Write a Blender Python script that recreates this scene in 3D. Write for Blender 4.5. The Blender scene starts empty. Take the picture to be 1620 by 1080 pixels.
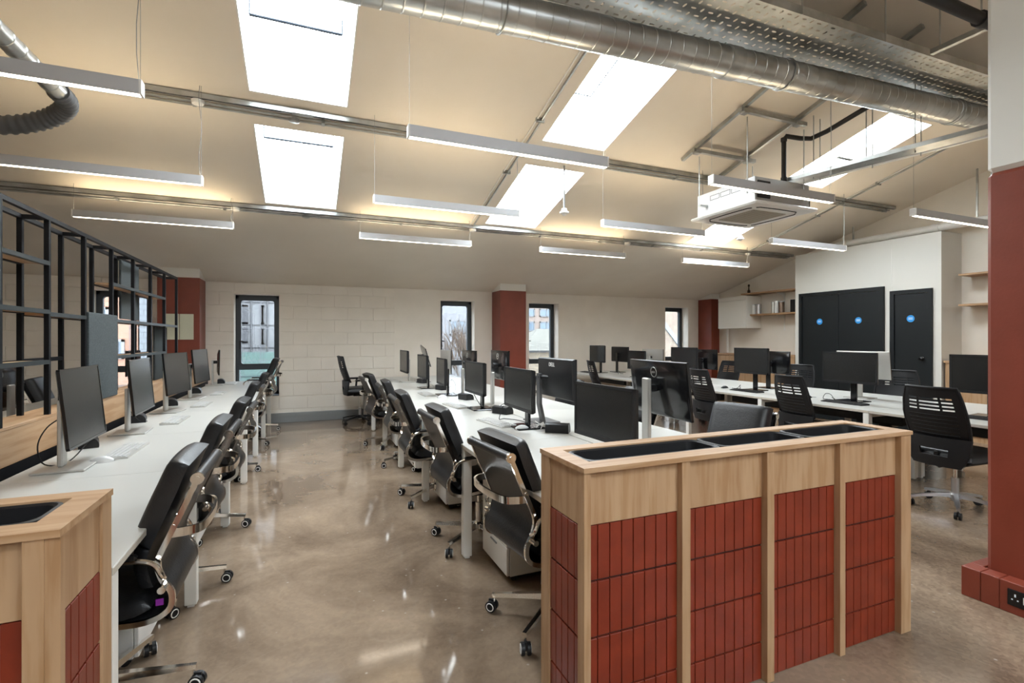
import bpy, math, random
from mathutils import Vector, Matrix
random.seed(7)
sc = bpy.context.scene
COL = sc.collection
PI = math.pi

# ------------------------------------------------------------------ camera
cam = bpy.data.cameras.new('camera'); camo = bpy.data.objects.new('camera', cam); COL.objects.link(camo)
camo.location = (0, 0, 1.41); camo.rotation_euler = (PI/2, 0, -math.radians(22.55))
cam.sensor_width = 36; cam.lens = 785/1620*36; cam.shift_y = -4/1620; cam.clip_start = .02; cam.clip_end = 300
sc.camera = camo
# ------------------------------------------------------------------ sky and exposure
SKY = 10.0
w = bpy.data.worlds.new('sky'); sc.world = w; w.use_nodes = True
wn = w.node_tree; bg = wn.nodes['Background']
tc = wn.nodes.new('ShaderNodeTexCoord'); nz = wn.nodes.new('ShaderNodeTexNoise'); nz.inputs['Scale'].default_value = 2.2
cr = wn.nodes.new('ShaderNodeValToRGB'); cr.color_ramp.elements[0].color = (.80, .88, 1, 1); cr.color_ramp.elements[1].color = (.95, .98, 1, 1)
wn.links.new(tc.outputs['Generated'], nz.inputs['Vector']); wn.links.new(nz.outputs['Fac'], cr.inputs['Fac']); wn.links.new(cr.outputs['Color'], bg.inputs['Color'])
bg.inputs['Strength'].default_value = SKY
vs = sc.view_settings; vs.view_transform = 'Standard'; vs.look = 'None'; vs.gamma = 1; vs.use_curve_mapping = False; vs.exposure = 1.87
sc.display_settings.display_device = 'sRGB'
cy = sc.cycles
cy.use_denoising = True; cy.max_bounces = 9; cy.diffuse_bounces = 6; cy.glossy_bounces = 4; cy.transparent_max_bounces = 12
cy.sample_clamp_indirect = 6; cy.caustics_reflective = False; cy.caustics_refractive = False
LAMP_DOWN = 5.2; LAMP_UP = 8.0
WINX = [(-.46, .36), (2.34, 3.14), (5.96, 6.76)]
WINY = [(3.46, 4.82), (5.23, 6.66)]
RIDGE = 1.2; ZW = 2.34; S = .27; YF = 9.27; XL = -4.6; XR = 8.9; YB = -5.5
def zc(y):
    return ZW + S*(YF-y) if y >= RIDGE else ZW + S*(YF-RIDGE) - S*(RIDGE-y)
def portal(loc, rot, sx, sy):
    l = bpy.data.lights.new('sky_portal', 'AREA'); l.shape = 'RECTANGLE'; l.size = sx; l.size_y = sy; l.cycles.is_portal = True
    o = bpy.data.objects.new('sky_portal', l); o.location = loc; o.rotation_euler = rot; COL.objects.link(o)
tilt = math.atan(S)
SKYL = []
for x0, x1 in WINX:
    for y0, y1 in WINY:
        SKYL.append((x0, x1, y0, y1))
SKYL += [(-.46, .36, -4.26, -2.83), (2.34, 3.14, -4.26, -2.83), (5.96, 6.76, -4.26, -2.83), (-.46, .36, -2.42, -1.06), (2.34, 3.14, -2.42, -1.06)]
for x0, x1, y0, y1 in SKYL:
    ym = (y0+y1)/2; sg = 1 if ym > RIDGE else -1
    portal(((x0+x1)/2, ym, zc(ym)+.16), (-tilt*sg, 0, 0), x1-x0, (y1-y0)*1.03)
WALLWIN = [(-2.97, -2.24), (-1.09, -.42), (2.37, 3.05), (4.22, 4.9), (7.69, 8.36)]
WZ0, WZ1 = .46, 2.15
for x0, x1 in WALLWIN:
    portal(((x0+x1)/2, YF+.3, (WZ0+WZ1)/2), (-PI/2, 0, 0), x1-x0, WZ1-WZ0)

# ------------------------------------------------------------------ materials
def nodes(m):
    m.use_nodes = True; return m.node_tree, m.node_tree.nodes['Principled BSDF']
def mat(name, col, rough=.5, metal=0, spec=None, coat=0, emit=None, es=0, aniso=0):
    m = bpy.data.materials.new(name); nt, b = nodes(m)
    b.inputs['Base Color'].default_value = (*col, 1); b.inputs['Roughness'].default_value = rough; b.inputs['Metallic'].default_value = metal
    if spec is not None: b.inputs['Specular IOR Level'].default_value = spec
    if coat: b.inputs['Coat Weight'].default_value = coat; b.inputs['Coat Roughness'].default_value = .08
    if emit: b.inputs['Emission Color'].default_value = (*emit, 1); b.inputs['Emission Strength'].default_value = es
    return m
def srgb(r, g, b):
    f = lambda c: (c/255)/12.92 if c <= 10 else ((c/255+.055)/1.055)**2.4
    return (f(r), f(g), f(b))
def noisy(name, c1, c2, scale=5, rough=.5, stretch=(1, 1, 1), detail=4, bump=0, bscale=None, metal=0, rvar=0, lo=.35, hi=.65, spec=None, dist=0, coord='Object'):
    m = bpy.data.materials.new(name); nt, b = nodes(m); L = nt.links.new
    t = nt.nodes.new('ShaderNodeTexCoord'); mp = nt.nodes.new('ShaderNodeMapping'); mp.inputs['Scale'].default_value = stretch
    n = nt.nodes.new('ShaderNodeTexNoise'); n.inputs['Scale'].default_value = scale; n.inputs['Detail'].default_value = detail; n.inputs['Distortion'].default_value = dist
    r = nt.nodes.new('ShaderNodeValToRGB'); r.color_ramp.elements[0].color = (*c1, 1); r.color_ramp.elements[1].color = (*c2, 1)
    r.color_ramp.elements[0].position = lo; r.color_ramp.elements[1].position = hi
    L(t.outputs[coord], mp.inputs['Vector']); L(mp.outputs['Vector'], n.inputs['Vector']); L(n.outputs['Fac'], r.inputs['Fac']); L(r.outputs['Color'], b.inputs['Base Color'])
    b.inputs['Roughness'].default_value = rough; b.inputs['Metallic'].default_value = metal
    if spec is not None: b.inputs['Specular IOR Level'].default_value = spec
    if rvar:
        mr = nt.nodes.new('ShaderNodeMapRange'); mr.inputs['To Min'].default_value = rough-rvar; mr.inputs['To Max'].default_value = rough+rvar
        L(n.outputs['Fac'], mr.inputs['Value']); L(mr.outputs['Result'], b.inputs['Roughness'])
    if bump:
        n2 = nt.nodes.new('ShaderNodeTexNoise'); n2.inputs['Scale'].default_value = bscale or scale*6; n2.inputs['Detail'].default_value = 3
        bp = nt.nodes.new('ShaderNodeBump'); bp.inputs['Strength'].default_value = bump; bp.inputs['Distance'].default_value = .004
        L(mp.outputs['Vector'], n2.inputs['Vector']); L(n2.outputs['Fac'], bp.inputs['Height']); L(bp.outputs['Normal'], b.inputs['Normal'])
    return m
WALL = noisy('wall_paint', (.76, .705, .625), (.80, .745, .665), 3, .55, bump=.25, bscale=40)
CEIL = noisy('ceiling_paint', (.70, .635, .545), (.735, .67, .58), 1.5, .6, bump=.1, bscale=30)
WHITE = mat('white_paint', (.74, .72, .67), .5)
RED = noisy('red_paint', srgb(120, 53, 36), srgb(128, 58, 41), 4, .42, bump=.15, bscale=60)
TERRA = noisy('terracotta_glaze', srgb(112, 38, 19), srgb(125, 45, 24), 9, .38, bump=.1, bscale=50)
GROUT = mat('black_grout', (.012, .011, .011), .8)
def plywood(name, axis, dark=1.0, c=None):
    a, b_ = c or ((.37, .222, .118), (.435, .28, .158))
    st = {'z': (5, 5, .45), 'x': (.4, 5, 5), 'y': (5, .4, 5)}[axis]
    m = noisy(name, tuple(q*dark for q in a), tuple(q*dark for q in b_), 2.2, .5, st, 6, lo=.3, hi=.7, dist=.9)
    nt = m.node_tree; b = nt.nodes['Principled BSDF']
    n = nt.nodes.new('ShaderNodeTexNoise'); n.inputs['Scale'].default_value = 7; n.inputs['Detail'].default_value = 5
    mp = [x for x in nt.nodes if x.type == 'MAPPING'][0]; r0 = [x for x in nt.nodes if x.type == 'VALTORGB'][0]
    r = nt.nodes.new('ShaderNodeValToRGB'); r.color_ramp.elements[0].position = .46; r.color_ramp.elements[1].position = .62
    r.color_ramp.elements[0].color = (1, 1, 1, 1); r.color_ramp.elements[1].color = (.84, .76, .66, 1)
    mx = nt.nodes.new('ShaderNodeMix'); mx.data_type = 'RGBA'; mx.blend_type = 'MULTIPLY'; mx.inputs[0].default_value = 1
    nt.links.new(mp.outputs['Vector'], n.inputs['Vector']); nt.links.new(n.outputs['Fac'], r.inputs['Fac'])
    nt.links.new(r0.outputs['Color'], mx.inputs[6]); nt.links.new(r.outputs['Color'], mx.inputs[7]); nt.links.new(mx.outputs[2], b.inputs['Base Color'])
    return m
PLYZ = plywood('plywood_vertical_grain', 'z'); PLYX = plywood('plywood_grain_x', 'x', 1.05); PLYY = plywood('plywood_grain_y', 'y', 1.05)
LAM = mat('white_laminate', (.47, .465, .435), .28)
LAMEDGE = mat('laminate_edge', (.50, .46, .39), .5)
WMETAL = mat('white_powder_coated_steel', (.74, .73, .69), .4)
LEATHER = noisy('black_leather', (.008, .008, .009), (.013, .013, .014), 20, .40, bump=.3, bscale=120, spec=.4)
CHROME = mat('chrome', (.80, .77, .73), .12, 1)
ALU = mat('brushed_aluminium', (.52, .52, .53), .38, 1)
LAMPALU = mat('grey_anodised_aluminium', (.50, .50, .51), .45, .35)
BLK = mat('black_plastic', (.010, .010, .011), .45, spec=.35)
BLKG = mat('gloss_black_plastic', (.008, .008, .009), .15)
MESHB = mat('black_nylon', (.008, .008, .009), .5, spec=.3)
SILVER = mat('silver_plastic', (.50, .49, .46), .35, .5)
SCREEN = mat('dark_screen_glass', (.020, .020, .021), .22, spec=.6)
SCREENM = mat('matt_screen', (.015, .015, .0145), .27, spec=.5)
BSTEEL = mat('black_steel', (.008, .008, .009), .5, spec=.12)
GSTEEL = mat('dark_green_grey_edge', (.022, .027, .028), .5, spec=.3)
FELT = noisy('grey_felt', (.035, .043, .045), (.055, .066, .068), 90, .95, bump=.4, bscale=200)
GALV = noisy('galvanised_steel', (.33, .34, .33), (.50, .51, .50), 6, .36, metal=.9, rvar=.1)
DUCTM = noisy('spiral_duct_steel', (.40, .41, .40), (.55, .56, .55), 3, .34, metal=1, rvar=.05)
RUBBER = mat('grey_rubber_hose', (.10, .10, .10), .55)
PIPEB = mat('black_pipe_lagging', (.012, .011, .011), .6)
WPLAST = mat('white_plastic', (.78, .77, .74), .35)
WARM = mat('warm_led_uplight', (1, 1, 1), .5, emit=(1, .80, .52), es=LAMP_UP)
COOL = mat('led_diffuser', (1, 1, 1), .5, emit=(1, .86, .68), es=LAMP_DOWN)
DOORM = mat('near_black_door_paint', (.009, .011, .012), .5, spec=.25)
WINF = mat('anthracite_window_frame', (.022, .028, .034), .4)
BLUE = mat('blue_sign', (.02, .25, .62), .4)
SIGNW = mat('white_sign_print', (.8, .85, .9), .5)
NOTICE = mat('cream_notice_board', (.60, .60, .47), .6)
GREYSK = mat('grey_trunking', (.22, .23, .23), .4)
SEATGREY = noisy('blue_grey_fabric', (.06, .07, .09), (.085, .095, .12), 60, .8)
KEYB = mat('white_keys', (.50, .50, .49), .4); KEYK = mat('black_keys', (.02, .02, .02), .5)
BLUEP = mat('blue_pen_plastic', (.01, .02, .12), .3)
PURPLE = mat('purple_swing_tag', (.18, .01, .22), .5)
AMBER = mat('brown_glass', (.05, .028, .015), .2)
def floor_mat():
    m = bpy.data.materials.new('polished_concrete'); nt, b = nodes(m); L = nt.links.new; N = nt.nodes.new
    t = N('ShaderNodeTexCoord')
    n1 = N('ShaderNodeTexNoise'); n1.inputs['Scale'].default_value = 1.1; n1.inputs['Detail'].default_value = 9; n1.inputs['Roughness'].default_value = .62; n1.inputs['Distortion'].default_value = .5
    r1 = N('ShaderNodeValToRGB'); e = r1.color_ramp.elements; e[0].position = .34; e[0].color = (.125, .088, .060, 1); e[1].position = .66; e[1].color = (.315, .236, .168, 1)
    v = N('ShaderNodeTexVoronoi'); v.inputs['Scale'].default_value = 60; v.inputs['Randomness'].default_value = 1
    r2 = N('ShaderNodeValToRGB'); e = r2.color_ramp.elements; e[0].position = .0; e[0].color = (.35, .30, .25, 1); e[1].position = .25; e[1].color = (1, 1, 1, 1)
    rc = N('ShaderNodeValToRGB'); e = rc.color_ramp.elements; e[0].position = .0; e[0].color = (.55, .5, .45, 1); e[1].position = 1; e[1].color = (1.45, 1.4, 1.3, 1)
    n3 = N('ShaderNodeTexNoise'); n3.inputs['Scale'].default_value = .55; n3.inputs['Detail'].default_value = 3
    r3 = N('ShaderNodeValToRGB'); e = r3.color_ramp.elements; e[0].position = .5; e[0].color = (0, 0, 0, 1); e[1].position = .64; e[1].color = (1, 1, 1, 1)
    L(t.outputs['Object'], n1.inputs['Vector']); L(t.outputs['Object'], v.inputs['Vector']); L(t.outputs['Object'], n3.inputs['Vector'])
    L(n1.outputs['Fac'], r1.inputs['Fac']); L(v.outputs['Color'], rc.inputs['Fac'])
    # exposed aggregate grows towards +x / -y (the far right of the aisle)
    sx = N('ShaderNodeSeparateXYZ'); L(t.outputs['Object'], sx.inputs[0])
    mr = N('ShaderNodeMapRange'); mr.inputs['From Min'].default_value = 1.9; mr.inputs['From Max'].default_value = 2.7; L(sx.outputs['X'], mr.inputs['Value'])
    ml = N('ShaderNodeMath'); ml.operation = 'MULTIPLY'; L(mr.outputs['Result'], ml.inputs[0])
    m7 = N('ShaderNodeMath'); m7.operation = 'MULTIPLY_ADD'; m7.inputs[1].default_value = .65; m7.inputs[2].default_value = .35; L(r3.outputs['Color'], m7.inputs[0]); L(m7.outputs[0], ml.inputs[1])
    ad = N('ShaderNodeMath'); ad.operation = 'MULTIPLY_ADD'; ad.inputs[1].default_value = .85; ad.inputs[2].default_value = .16; ad.use_clamp = True; L(ml.outputs[0], ad.inputs[0])
    mx = N('ShaderNodeMix'); mx.data_type = 'RGBA'; mx.blend_type = 'MULTIPLY'; L(ad.outputs[0], mx.inputs[0]); L(r1.outputs['Color'], mx.inputs[6]); L(rc.outputs['Color'], mx.inputs[7])
    # pale chips
    v2 = N('ShaderNodeTexVoronoi'); v2.inputs['Scale'].default_value = 9; v2.inputs['Randomness'].default_value = 1; L(t.outputs['Object'], v2.inputs['Vector'])
    r4 = N('ShaderNodeValToRGB'); e = r4.color_ramp.elements; e[0].position = .035; e[0].color = (1, 1, 1, 1); e[1].position = .075; e[1].color = (0, 0, 0, 1)
    L(v2.outputs['Distance'], r4.inputs['Fac'])
    m4 = N('ShaderNodeMath'); m4.operation = 'MULTIPLY'; m4.inputs[1].default_value = .6; L(r4.outputs['Color'], m4.inputs[0])
    mx2 = N('ShaderNodeMix'); mx2.data_type = 'RGBA'; L(m4.outputs[0], mx2.inputs[0]); L(mx.outputs[2], mx2.inputs[6]); mx2.inputs[7].default_value = (.42, .38, .33, 1)
    nv = N('ShaderNodeTexNoise'); nv.inputs['Scale'].default_value = .38; nv.inputs['Detail'].default_value = 3; nv.inputs['Distortion'].default_value = .1; L(t.outputs['Object'], nv.inputs['Vector'])
    s1 = N('ShaderNodeMath'); s1.operation = 'SUBTRACT'; s1.inputs[1].default_value = .5; L(nv.outputs['Fac'], s1.inputs[0])
    s2 = N('ShaderNodeMath'); s2.operation = 'ABSOLUTE'; L(s1.outputs[0], s2.inputs[0])
    s3 = N('ShaderNodeMapRange'); s3.inputs['From Min'].default_value = 0; s3.inputs['From Max'].default_value = .002; s3.inputs['To Min'].default_value = .09; s3.inputs['To Max'].default_value = 0; L(s2.outputs[0], s3.inputs['Value'])
    mx3 = N('ShaderNodeMix'); mx3.data_type = 'RGBA'; L(s3.outputs['Result'], mx3.inputs[0]); L(mx2.outputs[2], mx3.inputs[6]); mx3.inputs[7].default_value = (.40, .33, .26, 1)
    L(mx3.outputs[2], b.inputs['Base Color'])
    mr2 = N('ShaderNodeMapRange'); mr2.inputs['To Min'].default_value = .04; mr2.inputs['To Max'].default_value = .13; L(n1.outputs['Fac'], mr2.inputs['Value'])
    ad2 = N('ShaderNodeMath'); ad2.operation = 'MULTIPLY_ADD'; ad2.inputs[1].default_value = .35; L(ml.outputs[0], ad2.inputs[0]); L(mr2.outputs['Result'], ad2.inputs[2]); L(ad2.outputs[0], b.inputs['Roughness'])
    b.inputs['Specular IOR Level'].default_value = .6
    nb = N('ShaderNodeTexNoise'); nb.inputs['Scale'].default_value = 5; nb.inputs['Detail'].default_value = 2; L(t.outputs['Object'], nb.inputs['Vector'])
    bp = N('ShaderNodeBump'); bp.inputs['Strength'].default_value = .02; bp.inputs['Distance'].default_value = .012; L(nb.outputs['Fac'], bp.inputs['Height']); L(bp.outputs['Normal'], b.inputs['Normal'])
    return m
FLOOR = floor_mat()
def glass_mat(name, tint):
    m = bpy.data.materials.new(name); m.use_nodes = True; nt = m.node_tree; nt.nodes.clear(); N = nt.nodes.new
    o = N('ShaderNodeOutputMaterial'); tr = N('ShaderNodeBsdfTransparent'); gl = N('ShaderNodeBsdfGlossy'); gl.inputs['Roughness'].default_value = .02
    mx = N('ShaderNodeMixShader'); mx.inputs[0].default_value = .06; tr.inputs['Color'].default_value = (*tint, 1)
    nt.links.new(tr.outputs[0], mx.inputs[1]); nt.links.new(gl.outputs[0], mx.inputs[2]); nt.links.new(mx.outputs[0], o.inputs[0]); return m
GLASS = glass_mat('clear_rooflight_glass', (.95, .97, .97)); BARM = mat('blue_grey_bar', (.035, .045, .06), .6, spec=.2); TINT = glass_mat('dimming_window_glass', (.48, .50, .51))  # wall window tint added to dim the overbright view; rooflights stay clear
def brickwork(name, c1, c2, mort, sx=.225, sz=.075, rough=.85):
    m = bpy.data.materials.new(name); nt, b = nodes(m); L = nt.links.new; N = nt.nodes.new
    t = N('ShaderNodeTexCoord'); sp = N('ShaderNodeSeparateXYZ'); cb = N('ShaderNodeCombineXYZ'); ad = N('ShaderNodeMath')
    L(t.outputs['Object'], sp.inputs[0]); L(sp.outputs['X'], ad.inputs[0]); L(sp.outputs['Y'], ad.inputs[1]); L(ad.outputs[0], cb.inputs['X']); L(sp.outputs['Z'], cb.inputs['Y'])
    bk = N('ShaderNodeTexBrick'); bk.inputs['Color1'].default_value = (*c1, 1); bk.inputs['Color2'].default_value = (*c2, 1); bk.inputs['Mortar'].default_value = (*mort, 1)
    bk.inputs['Scale'].default_value = 1; bk.inputs['Brick Width'].default_value = sx; bk.inputs['Row Height'].default_value = sz; bk.inputs['Mortar Size'].default_value = .008
    L(cb.outputs[0], bk.inputs['Vector']); L(bk.outputs['Color'], b.inputs['Base Color']); b.inputs['Roughness'].default_value = rough
    return m

# ------------------------------------------------------------------ mesh building
class MB:
    def __init__(s): s.v = []; s.f = []
    def add(s, vs, fs):
        o = len(s.v); s.v += [tuple(q) for q in vs]; s.f += [tuple(i+o for i in f) for f in fs]; return s
    def box(s, x0, x1, y0, y1, z0, z1, b=0):
        if b <= 0:
            vs = [(x, y, z) for z in (z0, z1) for y in (y0, y1) for x in (x0, x1)]
            return s.add(vs, [(0, 2, 3, 1), (4, 5, 7, 6), (0, 1, 5, 4), (2, 6, 7, 3), (0, 4, 6, 2), (1, 3, 7, 5)])
        b = min(b, (x1-x0)*.49, (y1-y0)*.49, (z1-z0)*.49)
        vs = []; idx = {}
        X = (x0, x1); Y = (y0, y1); Z = (z0, z1)
        for i in (0, 1):
            for j in (0, 1):
                for k in (0, 1):
                    sx = b*(1-2*i); sy = b*(1-2*j); sz = b*(1-2*k)
                    idx[i, j, k] = len(vs)
                    vs += [(X[i], Y[j]+sy, Z[k]+sz), (X[i]+sx, Y[j], Z[k]+sz), (X[i]+sx, Y[j]+sy, Z[k])]
        fs = []
        for i in (0, 1):
            fs.append([idx[i, 0, 0], idx[i, 1, 0], idx[i, 1, 1], idx[i, 0, 1]] if i else [idx[i, 0, 0], idx[i, 0, 1], idx[i, 1, 1], idx[i, 1, 0]])
            fs.append([q+1 for q in ([idx[0, i, 0], idx[0, i, 1], idx[1, i, 1], idx[1, i, 0]] if i else [idx[0, i, 0], idx[1, i, 0], idx[1, i, 1], idx[0, i, 1]])])
            fs.append([q+2 for q in ([idx[0, 0, i], idx[1, 0, i], idx[1, 1, i], idx[0, 1, i]] if i else [idx[0, 0, i], idx[0, 1, i], idx[1, 1, i], idx[1, 0, i]])])
        for a in (0, 1):
            for c in (0, 1):
                p, q = idx[a, c, 0], idx[a, c, 1]; fs.append([p, p+1, q+1, q] if a == c else [p, q, q+1, p+1])
                p, q = idx[a, 0, c], idx[a, 1, c]; fs.append([p, q, q+2, p+2] if a == c else [p, p+2, q+2, q])
                p, q = idx[0, a, c], idx[1, a, c]; fs.append([p+1, p+2, q+2, q+1] if a == c else [p+1, q+1, q+2, p+2])
        for (i, j, k), p in idx.items():
            fs.append([p, p+2, p+1] if (i+j+k) % 2 == 0 else [p, p+1, p+2])
        return s.add(vs, fs)
    def tube(s, pts, r, n=8, cap=True, closed=False):
        P = [Vector(p) for p in pts]; m = len(P); R = r if isinstance(r, (list, tuple)) else [r]*m
        vs = []; prev = None
        for i, p in enumerate(P):
            if closed: t = (P[(i+1) % m]-P[i-1])
            else: t = (P[min(i+1, m-1)]-P[max(i-1, 0)])
            t.normalize()
            if prev is None:
                u = Vector((0, 0, 1)) if abs(t.z) < .9 else Vector((1, 0, 0)); u = (u - t*u.dot(t)).normalized()
            else: u = (prev - t*prev.dot(t)).normalized()
            prev = u; w_ = t.cross(u)
            for k in range(n):
                a = 2*PI*k/n; vs.append(p + (u*math.cos(a)+w_*math.sin(a))*R[i])
        fs = []
        for i in range(m if closed else m-1):
            j = (i+1) % m
            for k in range(n): fs.append((i*n+k, i*n+(k+1) % n, j*n+(k+1) % n, j*n+k))
        if cap and not closed: fs.append(tuple(reversed(range(n)))); fs.append(tuple(range((m-1)*n, m*n)))
        return s.add(vs, fs)
    def cyl(s, p, q, r, n=12): return s.tube([p, q], r, n)
    def prism(s, poly, axis, a, b):
        # poly of 2D points, extruded along axis ('x': (y,z) 'y': (x,z) 'z': (x,y))
        n = len(poly)
        def pt(q, t): return {'x': (t, q[0], q[1]), 'y': (q[0], t, q[1]), 'z': (q[0], q[1], t)}[axis]
        vs = [pt(q, a) for q in poly]+[pt(q, b) for q in poly]
        fs = [tuple(range(n)), tuple(reversed(range(n, 2*n)))]+[(i, i+n, (i+1) % n+n, (i+1) % n) for i in range(n)]
        return s.add(vs, fs)
    def strip(s, prof, th, axis, a, b):
        # a bent sheet: profile polyline (2D) of thickness th, extruded
        L = []; Rr = []
        for i, p in enumerate(prof):
            q0 = prof[max(i-1, 0)]; q1 = prof[min(i+1, len(prof)-1)]
            dx, dz = q1[0]-q0[0], q1[1]-q0[1]; l = math.hypot(dx, dz) or 1
            nx, nz_ = -dz/l*th/2, dx/l*th/2
            L.append((p[0]+nx, p[1]+nz_)); Rr.append((p[0]-nx, p[1]-nz_))
        n = len(prof)
        def pt(q, t): return {'x': (t, q[0], q[1]), 'y': (q[0], t, q[1]), 'z': (q[0], q[1], t)}[axis]
        vs = [pt(q, t) for t in (a, b) for q in L+Rr]
        fs = []
        for t in (0, 1):
            o = t*2*n
            for i in range(n-1): fs.append((o+i, o+i+1, o+n+i+1, o+n+i) if t else (o+i, o+n+i, o+n+i+1, o+i+1))
        for i in range(n-1):
            fs.append((i, i+1, 2*n+i+1, 2*n+i)); fs.append((n+i, 3*n+i, 3*n+i+1, n+i+1))
        fs.append((0, 2*n, 3*n, n)); fs.append((n-1, 2*n-1, 4*n-1, 3*n-1))
        return s.add(vs, fs)
    def pad(s, prof, hw, th, side=1, ny=9):
        # cushion lying along a profile (x,z), half width hw in y, puffed by th
        Q = catmull([(p[0], 0, p[1]) for p in prof], 4); m0 = len(Q); prof = []
        for i in range(15):
            t = 2*i/14-1; t = math.copysign(1-(1-abs(t))**2.0, t); u = (t+1)/2*(m0-1); k = min(int(u), m0-2); q = Q[k].lerp(Q[k+1], u-k); prof.append((q.x, q.z))
        ny = 15; n = len(prof); vs = []; fs = []
        ug = [math.copysign(1-(1-abs(2*i/(n-1)-1))**2.0, 2*i/(n-1)-1) for i in range(n)]
        for face in (0, 1):
            for i, p in enumerate(prof):
                q0 = prof[max(i-1, 0)]; q1 = prof[min(i+1, n-1)]; dx, dz = q1[0]-q0[0], q1[1]-q0[1]; l = math.hypot(dx, dz) or 1
                nx, nz_ = -dz/l*side, dx/l*side
                u = ug[i]
                for j in range(ny):
                    t = 2*j/(ny-1)-1; t = math.copysign(1-(1-abs(t))**2.0, t)
                    hgt = th*((1-abs(u)**12)**.5*(1-abs(t)**14)**.5)*(1-.10*u*u-.10*t*t) if face else 0
                    hgt = hgt if face else -th*.04
                    vs.append((p[0]+nx*hgt, t*hw, p[1]+nz_*hgt))
        N = n*ny
        for i in range(n-1):
            for j in range(ny-1):
                a = i*ny+j; fs.append((a, a+1, a+ny+1, a+ny)); fs.append((N+a, N+a+ny, N+a+ny+1, N+a+1))
        for i in range(n-1):
            a = i*ny; fs.append((a, a+ny, N+a+ny, N+a)); a += ny-1; fs.append((a, N+a, N+a+ny, a+ny))
        for j in range(ny-1):
            a = j; fs.append((a, N+a, N+a+1, a+1)); a = (n-1)*ny+j; fs.append((a, a+1, N+a+1, N+a))
        return s.add(vs, fs)
    def lathe(s, prof, c=(0, 0, 0), n=16):
        vs = []; fs = []
        for r, z in prof:
            for k in range(n):
                a = 2*PI*k/n; vs.append((c[0]+r*math.cos(a), c[1]+r*math.sin(a), c[2]+z))
        for i in range(len(prof)-1):
            for k in range(n): fs.append((i*n+k, i*n+(k+1) % n, (i+1)*n+(k+1) % n, (i+1)*n+k))
        fs.append(tuple(reversed(range(n)))); m = (len(prof)-1)*n; fs.append(tuple(range(m, m+n)))
        return s.add(vs, fs)
    def xf(s, M, start=0):
        s.v = s.v[:start]+[tuple(M @ Vector(p)) for p in s.v[start:]]; return s
    def mesh(s, name, m, sharp=35):
        me = bpy.data.meshes.new(name); me.from_pydata(s.v, [], s.f); me.update()
        me.polygons.foreach_set('use_smooth', [True]*len(me.polygons))
        me.set_sharp_from_angle(angle=math.radians(sharp)); me.materials.append(m); return me
def fixn(me):
    import bmesh
    b = bmesh.new(); b.from_mesh(me); bmesh.ops.recalc_face_normals(b, faces=b.faces[:]); b.to_mesh(me); b.free(); return me
def link(name, me, parent=None):
    o = bpy.data.objects.new(name, me); COL.objects.link(o); o.parent = parent; return o
def part(name, mb, m, parent=None, label=None, sharp=35, fix=True):
    me = mb.mesh(name, m, sharp)
    if fix: fixn(me)
    o = link(name, me, parent)
    if label: o['label'] = label
    return o
LABELS = {}
def setlabel(o, label):
    if label in LABELS: print('DUPLICATE LABEL', label)
    LABELS[label] = 1; o['label'] = label
def thing(name, label, cat, loc=(0, 0, 0), rz=0, group=None):
    o = bpy.data.objects.new(name, None); COL.objects.link(o); o.location = loc; o.rotation_euler = (0, 0, rz); o.empty_display_size = .1
    setlabel(o, label); o['category'] = cat
    if group: o['group'] = group
    return o
def one(name, mb, m, label, cat, loc=(0, 0, 0), rz=0, group=None):
    o = part(name, mb, m); o.location = loc; o.rotation_euler = (0, 0, rz); setlabel(o, label); o['category'] = cat
    if group: o['group'] = group
    return o
def dup(root, loc=None, rz=None, label=None, group=None):
    kids = {}
    for o in bpy.data.objects:
        if o.parent: kids.setdefault(o.parent.name, []).append(o)
    def rec(o, p):
        c = o.copy(); COL.objects.link(c); c.parent = p
        for k in kids.get(o.name, []): rec(k, c)
        return c
    r = rec(root, None)
    if loc is not None: r.location = loc
    if rz is not None: r.rotation_euler = (0, 0, rz)
    if label: setlabel(r, label)
    if group: r['group'] = group
    return r
def struct(name, mb=None, m=None, parent=None, fix=True):
    if mb is None:
        o = bpy.data.objects.new(name, None); COL.objects.link(o); o.parent = parent
    else: o = part(name, mb, m, parent, fix=fix)
    if parent is None: o['kind'] = 'structure'
    return o
def text(name, s, size, m, parent, loc, rot, ext=.0006, align='CENTER'):
    cu = bpy.data.curves.new(name, 'FONT'); cu.body = s; cu.size = size; cu.extrude = ext; cu.align_x = align; cu.align_y = 'CENTER'; cu.materials.append(m)
    tmp = bpy.data.objects.new(name, cu); COL.objects.link(tmp); bpy.context.view_layer.update()
    me = bpy.data.meshes.new_from_object(tmp.evaluated_get(bpy.context.evaluated_depsgraph_get())); bpy.data.objects.remove(tmp)
    o = bpy.data.objects.new(name, me); COL.objects.link(o); o.parent = parent; o.location = loc; o.rotation_euler = rot; return o
ORD = ['nearest', 'second nearest', 'third nearest', 'fourth nearest', 'fifth nearest', 'farthest']
ORDC = ['nearest to the camera', 'second from the camera', 'third from the camera', 'fourth from the camera', 'fifth from the camera', 'farthest from the camera']

# ================================================================== THE ROOM
struct('floor', MB().box(XL-.3, XR+.3, YB-.3, YF+.3, -.2, 0), FLOOR)
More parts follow.
